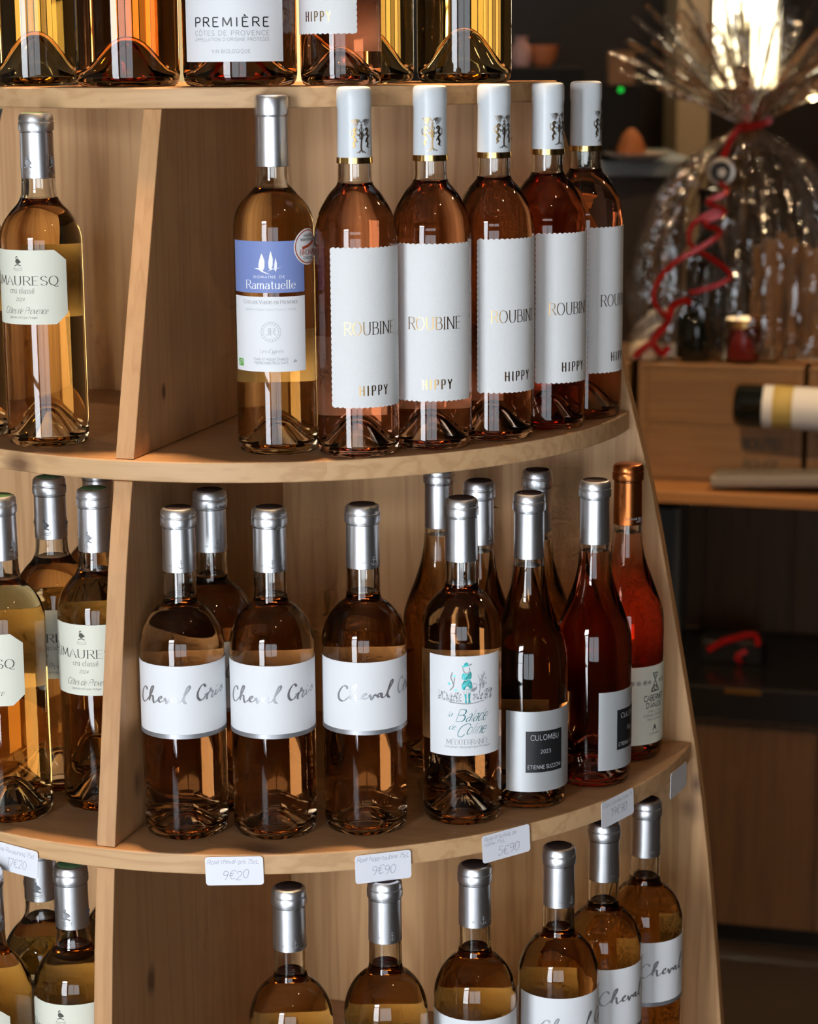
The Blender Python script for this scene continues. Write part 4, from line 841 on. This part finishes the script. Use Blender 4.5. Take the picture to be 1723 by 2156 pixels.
for j, (r, z) in enumerate(pr):
    for k in range(nseg):
        a = 2 * PI * k / nseg; amp = .03 + .10 * (z / .43) ** 2
        d = 1 + amp * (math.sin(9 * a + ph[0] + 5 * z) * .5 + math.sin(17 * a + ph[1] - 9 * z) * .35 + math.sin(29 * a + ph[2]) * .3) + .02 * math.sin(30 * z + 5 * a) + cj[k] * (.4 + z / .43) + rg.gauss(0, .008)
        vs.append((r * d * math.cos(a) * 1.05, r * d * math.sin(a) * .62, z))
for j in range(len(pr) - 1):
    for k in range(nseg): fs.append((j * nseg + k, j * nseg + (k + 1) % nseg, (j + 1) * nseg + (k + 1) % nseg, (j + 1) * nseg + k))
mb.add(vs, fs).obj('cellophane_wrap', M_film, gb)
for k in range(76):          # pleats fanning out above the tie
    m = MB(); a = 2 * PI * k / 76 + rg.uniform(-.08, .08); tilt_ = rg.uniform(.05, 1.12) if k % 3 else rg.uniform(.5, 1.2); L = rg.uniform(.18, .33)
    dr = Vector((math.cos(a) * math.sin(tilt_), math.sin(a) * math.sin(tilt_) * .7, math.cos(tilt_))).normalized()
    sd = dr.cross(Vector((rg.uniform(-.4, .4), rg.uniform(-.4, .4), 1))).normalized(); up = sd.cross(dr)
    pts = []; n = 7
    for i in range(n):
        t = i / (n - 1); wd = .003 + .020 * t * (1 - .55 * max(0, t - .7) / .3); c = Vector((math.cos(a) * .010, math.sin(a) * .010, .430)) + dr * L * t + Vector((0, 0, -.03 * t * t * math.sin(tilt_)))
        fold = .012 * t
        pts += [c - sd * wd, c + up * fold * (1 if i % 2 else .6), c + sd * wd]
    f = []
    for i in range(n - 1): f += [(3 * i, 3 * i + 1, 3 * i + 4, 3 * i + 3), (3 * i + 1, 3 * i + 2, 3 * i + 5, 3 * i + 4)]
    f.append((3 * n - 3, 3 * n - 2, 3 * n - 1)) if k % 2 else None
    m.add(pts, [q for q in f if q]).obj('film_pleat', M_filmtop, gb)
# ribbon: band round the neck, tail, disc, curls
MB().lathe([(.020, .424), (.024, .426), (.024, .436), (.020, .438)], 20).obj('ribbon_band', M_ribbon, gb, 40)
def strap(name, pts, wd, parent, mat, ax=Vector((1, 0, .15)), th=.001):
    P = [Vector(p) for p in catmull(pts, 5)]; m = MB(); vs = []; fs = []
    for i, p in enumerate(P):
        t = (P[min(i + 1, len(P) - 1)] - P[max(i - 1, 0)]).normalized(); s = t.cross(Vector((.25, 1, .2))).normalized(); nrm = t.cross(s)
        vs += [p - s * wd / 2 - nrm * th, p + s * wd / 2 - nrm * th, p + s * wd / 2 + nrm * th, p - s * wd / 2 + nrm * th]
    for i in range(len(P) - 1):
        for k in range(4): fs.append((4 * i + k, 4 * i + (k + 1) % 4, 4 * i + 4 + (k + 1) % 4, 4 * i + 4 + k))
    fs += [(0, 1, 2, 3), tuple(4 * (len(P) - 1) + k for k in (3, 2, 1, 0))]
    return m.add(vs, fs).obj(name, mat, parent, 60)
strap('ribbon_tail', [(-.018, -.024, .428), (0, -.027, .430), (.03, -.03, .438), (.045, -.03, .446)], .014, gb, M_ribbon)
strap('ribbon_tail', [(-.016, -.027, .428), (-.028, -.055, .405), (-.036, -.085, .375)], .013, gb, M_ribbon)
strap('ribbon_curl', [(-.035, -.14, .335), (-.020, -.15, .318), (-.055, -.155, .300), (-.022, -.15, .283), (-.060, -.155, .262), (-.030, -.15, .245), (-.070, -.155, .215), (-.112, -.16, .190), (-.142, -.16, .155), (-.148, -.16, .115), (-.120, -.16, .085)], .009, gb, M_ribbon)
strap('ribbon_curl', [(-.030, -.15, .29), (-.078, -.155, .262), (-.085, -.155, .225), (-.050, -.15, .20), (-.010, -.145, .165), (-.060, -.15, .14), (-.085, -.155, .135)], .009, gb, M_ribbon)
disc = MB().lathe([(.026, -.002), (.0265, 0), (.026, .002), (.0195, .003), (.0195, .0012), (0, .0012)], 32, M=Matrix.Translation((-.038, -.098, .352)) @ Matrix.Rotation(rad(90), 4, 'X')).obj('round_tag', pbr('grey_metal_rim', (.42, .39, .35), .35, .7), gb, 40)
MB().lathe([(0, .0016), (.019, .0016), (.019, .0010)], 28, M=Matrix.Translation((-.038, -.098, .352)) @ Matrix.Rotation(rad(90), 4, 'X')).obj('tag_face', M_black_ink, disc, 40)
MB().lathe([(.0, .0022), (.007, .0022), (.009, .0018)], 5, M=Matrix.Translation((-.036, -.098, .350)) @ Matrix.Rotation(rad(90), 4, 'X')).obj('tag_motif', M_lightgrey_ink, disc)
# contents of the basket
for k in range(7):
    a = -.02 + k * .030
    bevel(MB().box(.015 + k * .024, .036 + k * .024, -.075, -.066, .004, .24 - .012 * abs(k - 2), M=Matrix.Rotation(rad(2 - k), 4, 'Y')).obj('basket_slat', M_wicker, gb), .001)
MB().lathe([(0, .006), (.036, .006), (.038, .012), (.038, .17), (.034, .19), (.016, .225), (.0145, .30), (.016, .302), (.016, .315), (0, .315)], 32, cx=-.075, cy_=.0).obj('dark_bottle', M_darkglass, gb, 50)
MB().lathe([(0, .006), (.030, .006), (.033, .010), (.033, .062), (.030, .068), (0, .068)], 28, cx=.010, cy_=-.095).obj('jam_jar', M_jam, gb, 50)
MB().lathe([(.034, .067), (.035, .068), (.035, .080), (.033, .082), (0, .082)], 28, cx=.010, cy_=-.095).obj('jar_lid', M_lid, gb, 40)
MB().lathe([(0, .006), (.034, .006), (.037, .010), (.037, .075), (.033, .085), (.028, .09), (0, .09)], 28, cx=-.080, cy_=-.085).obj('dark_jar', M_darkglass, gb, 50)
bevel(MB().box(-.16, .175, -.105, .105, .002, .0055).obj('tray', M_wicker, gb), .001)

# small wrapped packet with red bow left of the basket
M_white_film = film('milky_cellophane', (.85, .83, .80), .25, .25, 80)
pk = thing('wrapped_packet', 'small cellophane packet with red bow left of the gift basket', 'packet', cpos(-.098, .150, 1.106), -PH2)
vs = []; fs = []
for j in range(9):
    t = j / 8
    for k in range(24):
        a = 2 * PI * k / 24; r = (.012 + .026 * math.sin(PI * min(1, t * 1.15)) ** .7) * (1 + .16 * math.sin(7 * a + 3 * t))
        vs.append((-.030 + .095 * t + .2 * r * math.cos(a), r * math.cos(a) * .6, .0345 + .060 * t + r * math.sin(a) * .8))
for j in range(8):
    for k in range(24): fs.append((j * 24 + k, j * 24 + (k + 1) % 24, (j + 1) * 24 + (k + 1) % 24, (j + 1) * 24 + k))
MB().add(vs, fs).obj('film', M_white_film, pk)
MB().lathe([(0, .002), (.028, .002), (.034, .010), (.030, .030), (.020, .042), (0, .046)], 20).obj('sweets', pbr('pale_sweets', (.55, .47, .36), .5), pk, 50)
strap('bow', [(.052, -.03, .105), (.045, -.035, .075), (.020, -.035, .040), (.036, -.035, .018), (.050, -.035, .030)], .013, pk, M_ribbon)
strap('bow', [(.020, -.036, .040), (-.004, -.038, .022), (-.014, -.038, .008)], .012, pk, M_ribbon)
strap('bow', [(.052, -.03, .105), (.078, -.034, .118), (.090, -.034, .112)], .012, pk, M_ribbon)

# things in the cabinet niche
np_ = thing('red_ribbon_packet', 'dark packet with red ribbon in the cabinet niche', 'packet', cpos(.075, .20, .52), -PH2)
bevel(MB().box(-.06, .06, -.04, .04, .0005, .045).obj('box', M_blackgloss, np_), .004)
strap('ribbon', [(-.045, -.043, .025), (-.015, -.046, .045), (.02, -.046, .058), (.045, -.046, .062), (.052, -.046, .040)], .012, np_, M_ribbon)
strap('ribbon', [(.02, -.046, .004), (.012, -.05, .018), (.03, -.048, .03)], .010, np_, M_ribbon)
gp = thing('grey_folder_box', 'grey upright box in the cabinet niche beside the stand', 'box', cpos(-.108, .30, .52), -PH2)
bevel(MB().box(0, .050, 0, .10, .0005, .27).obj('body', pbr('slate_card', (.055, .065, .07), .6), gp), .002)
bevel(MB().box(.050, .060, 0, .10, .0005, .27).obj('spine', pbr('pale_card_edge', (.20, .19, .16), .7), gp), .001)

# ================================================================== REAR OF THE SHOP
struct(bevel(MB().box(.745, .835, 6.2, 6.5, 0, ZC).obj('trim_1', pbr('beige_column', (.62, .50, .33), .8, noise=(4, .06))), .004))
wb = struct(MB().box(BX0 - .03, BX0, YB - .04, YB, BZ0 - .03, BZ1 + .03).box(BX1, BX1 + .03, YB - .04, YB, BZ0 - .03, BZ1 + .03).box(BX0, BX1, YB - .04, YB, BZ0 - .03, BZ0).box(BX0, BX1, YB - .04, YB, BZ1, BZ1 + .03).obj('window_2', M_frame))
MB().box(BX0, BX1, YB - .03, YB - .01, 1.86, 1.88).obj('glazing_bar', M_frame, wb)
MB().box(.985, .993, YB - .03, YB - .01, BZ0, BZ1).obj('glazing_bar', M_frame, wb)
MB().box(BX0, BX1, YB + .02, YB + .03, BZ0, BZ1).obj('pane', emis('bright_pane', (1.0, .86, .58), 5), wb)
wc = struct(MB().box(GX0 - .04, GX0, YB - .04, YB, GZ0 - .04, GZ1 + .04).box(GX1, GX1 + .04, YB - .04, YB, GZ0 - .04, GZ1 + .04).box(GX0, GX1, YB - .04, YB, GZ0 - .04, GZ0).box(GX0, GX1, YB - .04, YB, GZ1, GZ1 + .04).obj('window_3', M_frame))
for k in range(6): MB().box(GX0 + .30 + k * .32, GX0 + .34 + k * .32, YB - .03, YB - .01, GZ0, GZ1).obj('glazing_bar', M_frame, wc)
for k in range(7): MB().box(GX0 + k * .32, GX0 + .319 + k * .32, YB + .02, YB + .03, GZ0, GZ1).obj('pane', emis('sunlit_pane', (1.0, .70, .32), [.30, .55, .22, .60, .40, .28, .55][k]), wc)
struct(MB().box(1.22, 3.1, 6.55, 6.6, 0, ZC).obj('trim_2', pbr('brown_partition', (.12, .07, .035), .7, noise=(5, .2))))
M_table = pbr('blue_grey_tabletop', (.16, .19, .21), .5)
tb = thing('shop_counter', 'dark counter with blue-grey edge at the back of the shop', 'counter', (.35, 5.0, 0), 0)
bevel(MB().box(-.9, .30, 0, .6, 1.40, 1.435).obj('counter_top', M_table, tb), .004)
bevel(MB().box(-.88, .28, .04, .58, 0, 1.40).obj('counter_body', M_dark, tb), .004)
dv = thing('card_terminal', 'black card terminal with a green indicator light', 'terminal', (.47, 5.10, 1.435), 0)
bevel(MB().box(-.06, .06, -.03, .05, .0005, .165).obj('body', M_matteblack, dv), .006)
MB().lathe([(0, .001), (.006, .001), (.006, 0)], 16, M=Matrix.Translation((.013, -.0305, .155)) @ Matrix.Rotation(rad(90), 4, 'X')).obj('indicator_light', emis('green_led', (.02, 1.0, .08), .30), dv)
bx = thing('cardboard_box', 'small brown cardboard box above the terminal', 'box', (.49, 5.14, 1.6005), 0)
bevel(MB().box(-.032, .026, -.05, .03, .0005, .075).obj('body', pbr('brown_card', (.26, .13, .06), .8), bx), .002)
MB().box(-.032, .026, -.051, .03, .0755, .0765).obj('flap', pbr('brown_card_flap', (.30, .16, .08), .8), bx)
pt = thing('plate', 'white plate with an orange pastry on the rear counter', 'plate', (.515, 5.02, 1.435), 0)
MB().lathe([(0, .004), (.045, .004), (.075, .016), (.076, .018), (.045, .008), (0, .008)], 32).obj('dish', pbr('cream_china', (.62, .56, .48), .3), pt, 50)
pas = MB().lathe([(0, .010), (.030, .010), (.034, .025), (.022, .055), (.008, .070), (0, .072)], 20, cx=-.012).obj('pastry', pbr('orange_pastry', (.42, .14, .04), .7), pt, 50)
ob = thing('orange_bowl', 'blurred orange bowl on the dark rear shelf', 'bowl', (.312, 5.15, 1.640), 0)
MB().lathe([(0, .004), (.018, .002), (.032, .02), (.038, .05), (.035, .05), (.028, .022), (0, .012)], 24).obj('bowl', pbr('terracotta_orange', (.50, .15, .05), .5), ob, 50)
pv = thing('pink_vase', 'blurred pale pink vase beside the orange bowl', 'vase', (.262, 5.12, 1.640), 0)
MB().lathe([(0, .002), (.018, .002), (.024, .02), (.022, .045), (.012, .06), (.016, .07), (.012, .07), (0, .03)], 24).obj('body', pbr('pale_pink_ceramic', (.50, .28, .24), .5), pv, 50)
rs = thing('black_display_block', 'black block shelf behind the display stand', 'display block', (.28, 5.14, 1.435), 0)
bevel(MB().box(-.30, .12, -.09, .09, .0005, .2045).obj('body', M_matteblack, rs), .004)

bl = thing('light_bulb', 'single glowing light bulb at the right behind the basket', 'light bulb', (.992, 5.5, 1.564), 0)
MB().lathe([(0, -.012), (.008, -.009), (.011, 0), (.008, .009), (.004, .014), (0, .014)], 16).obj('bulb', emis('warm_bulb', (1.0, .75, .40), 14), bl, 50)
MB().lathe([(.004, .014), (.0055, .015), (.0055, .03), (.001, .032), (.001, 1.2355), (0, 1.2355)], 12).obj('cord', M_blackgloss, bl)
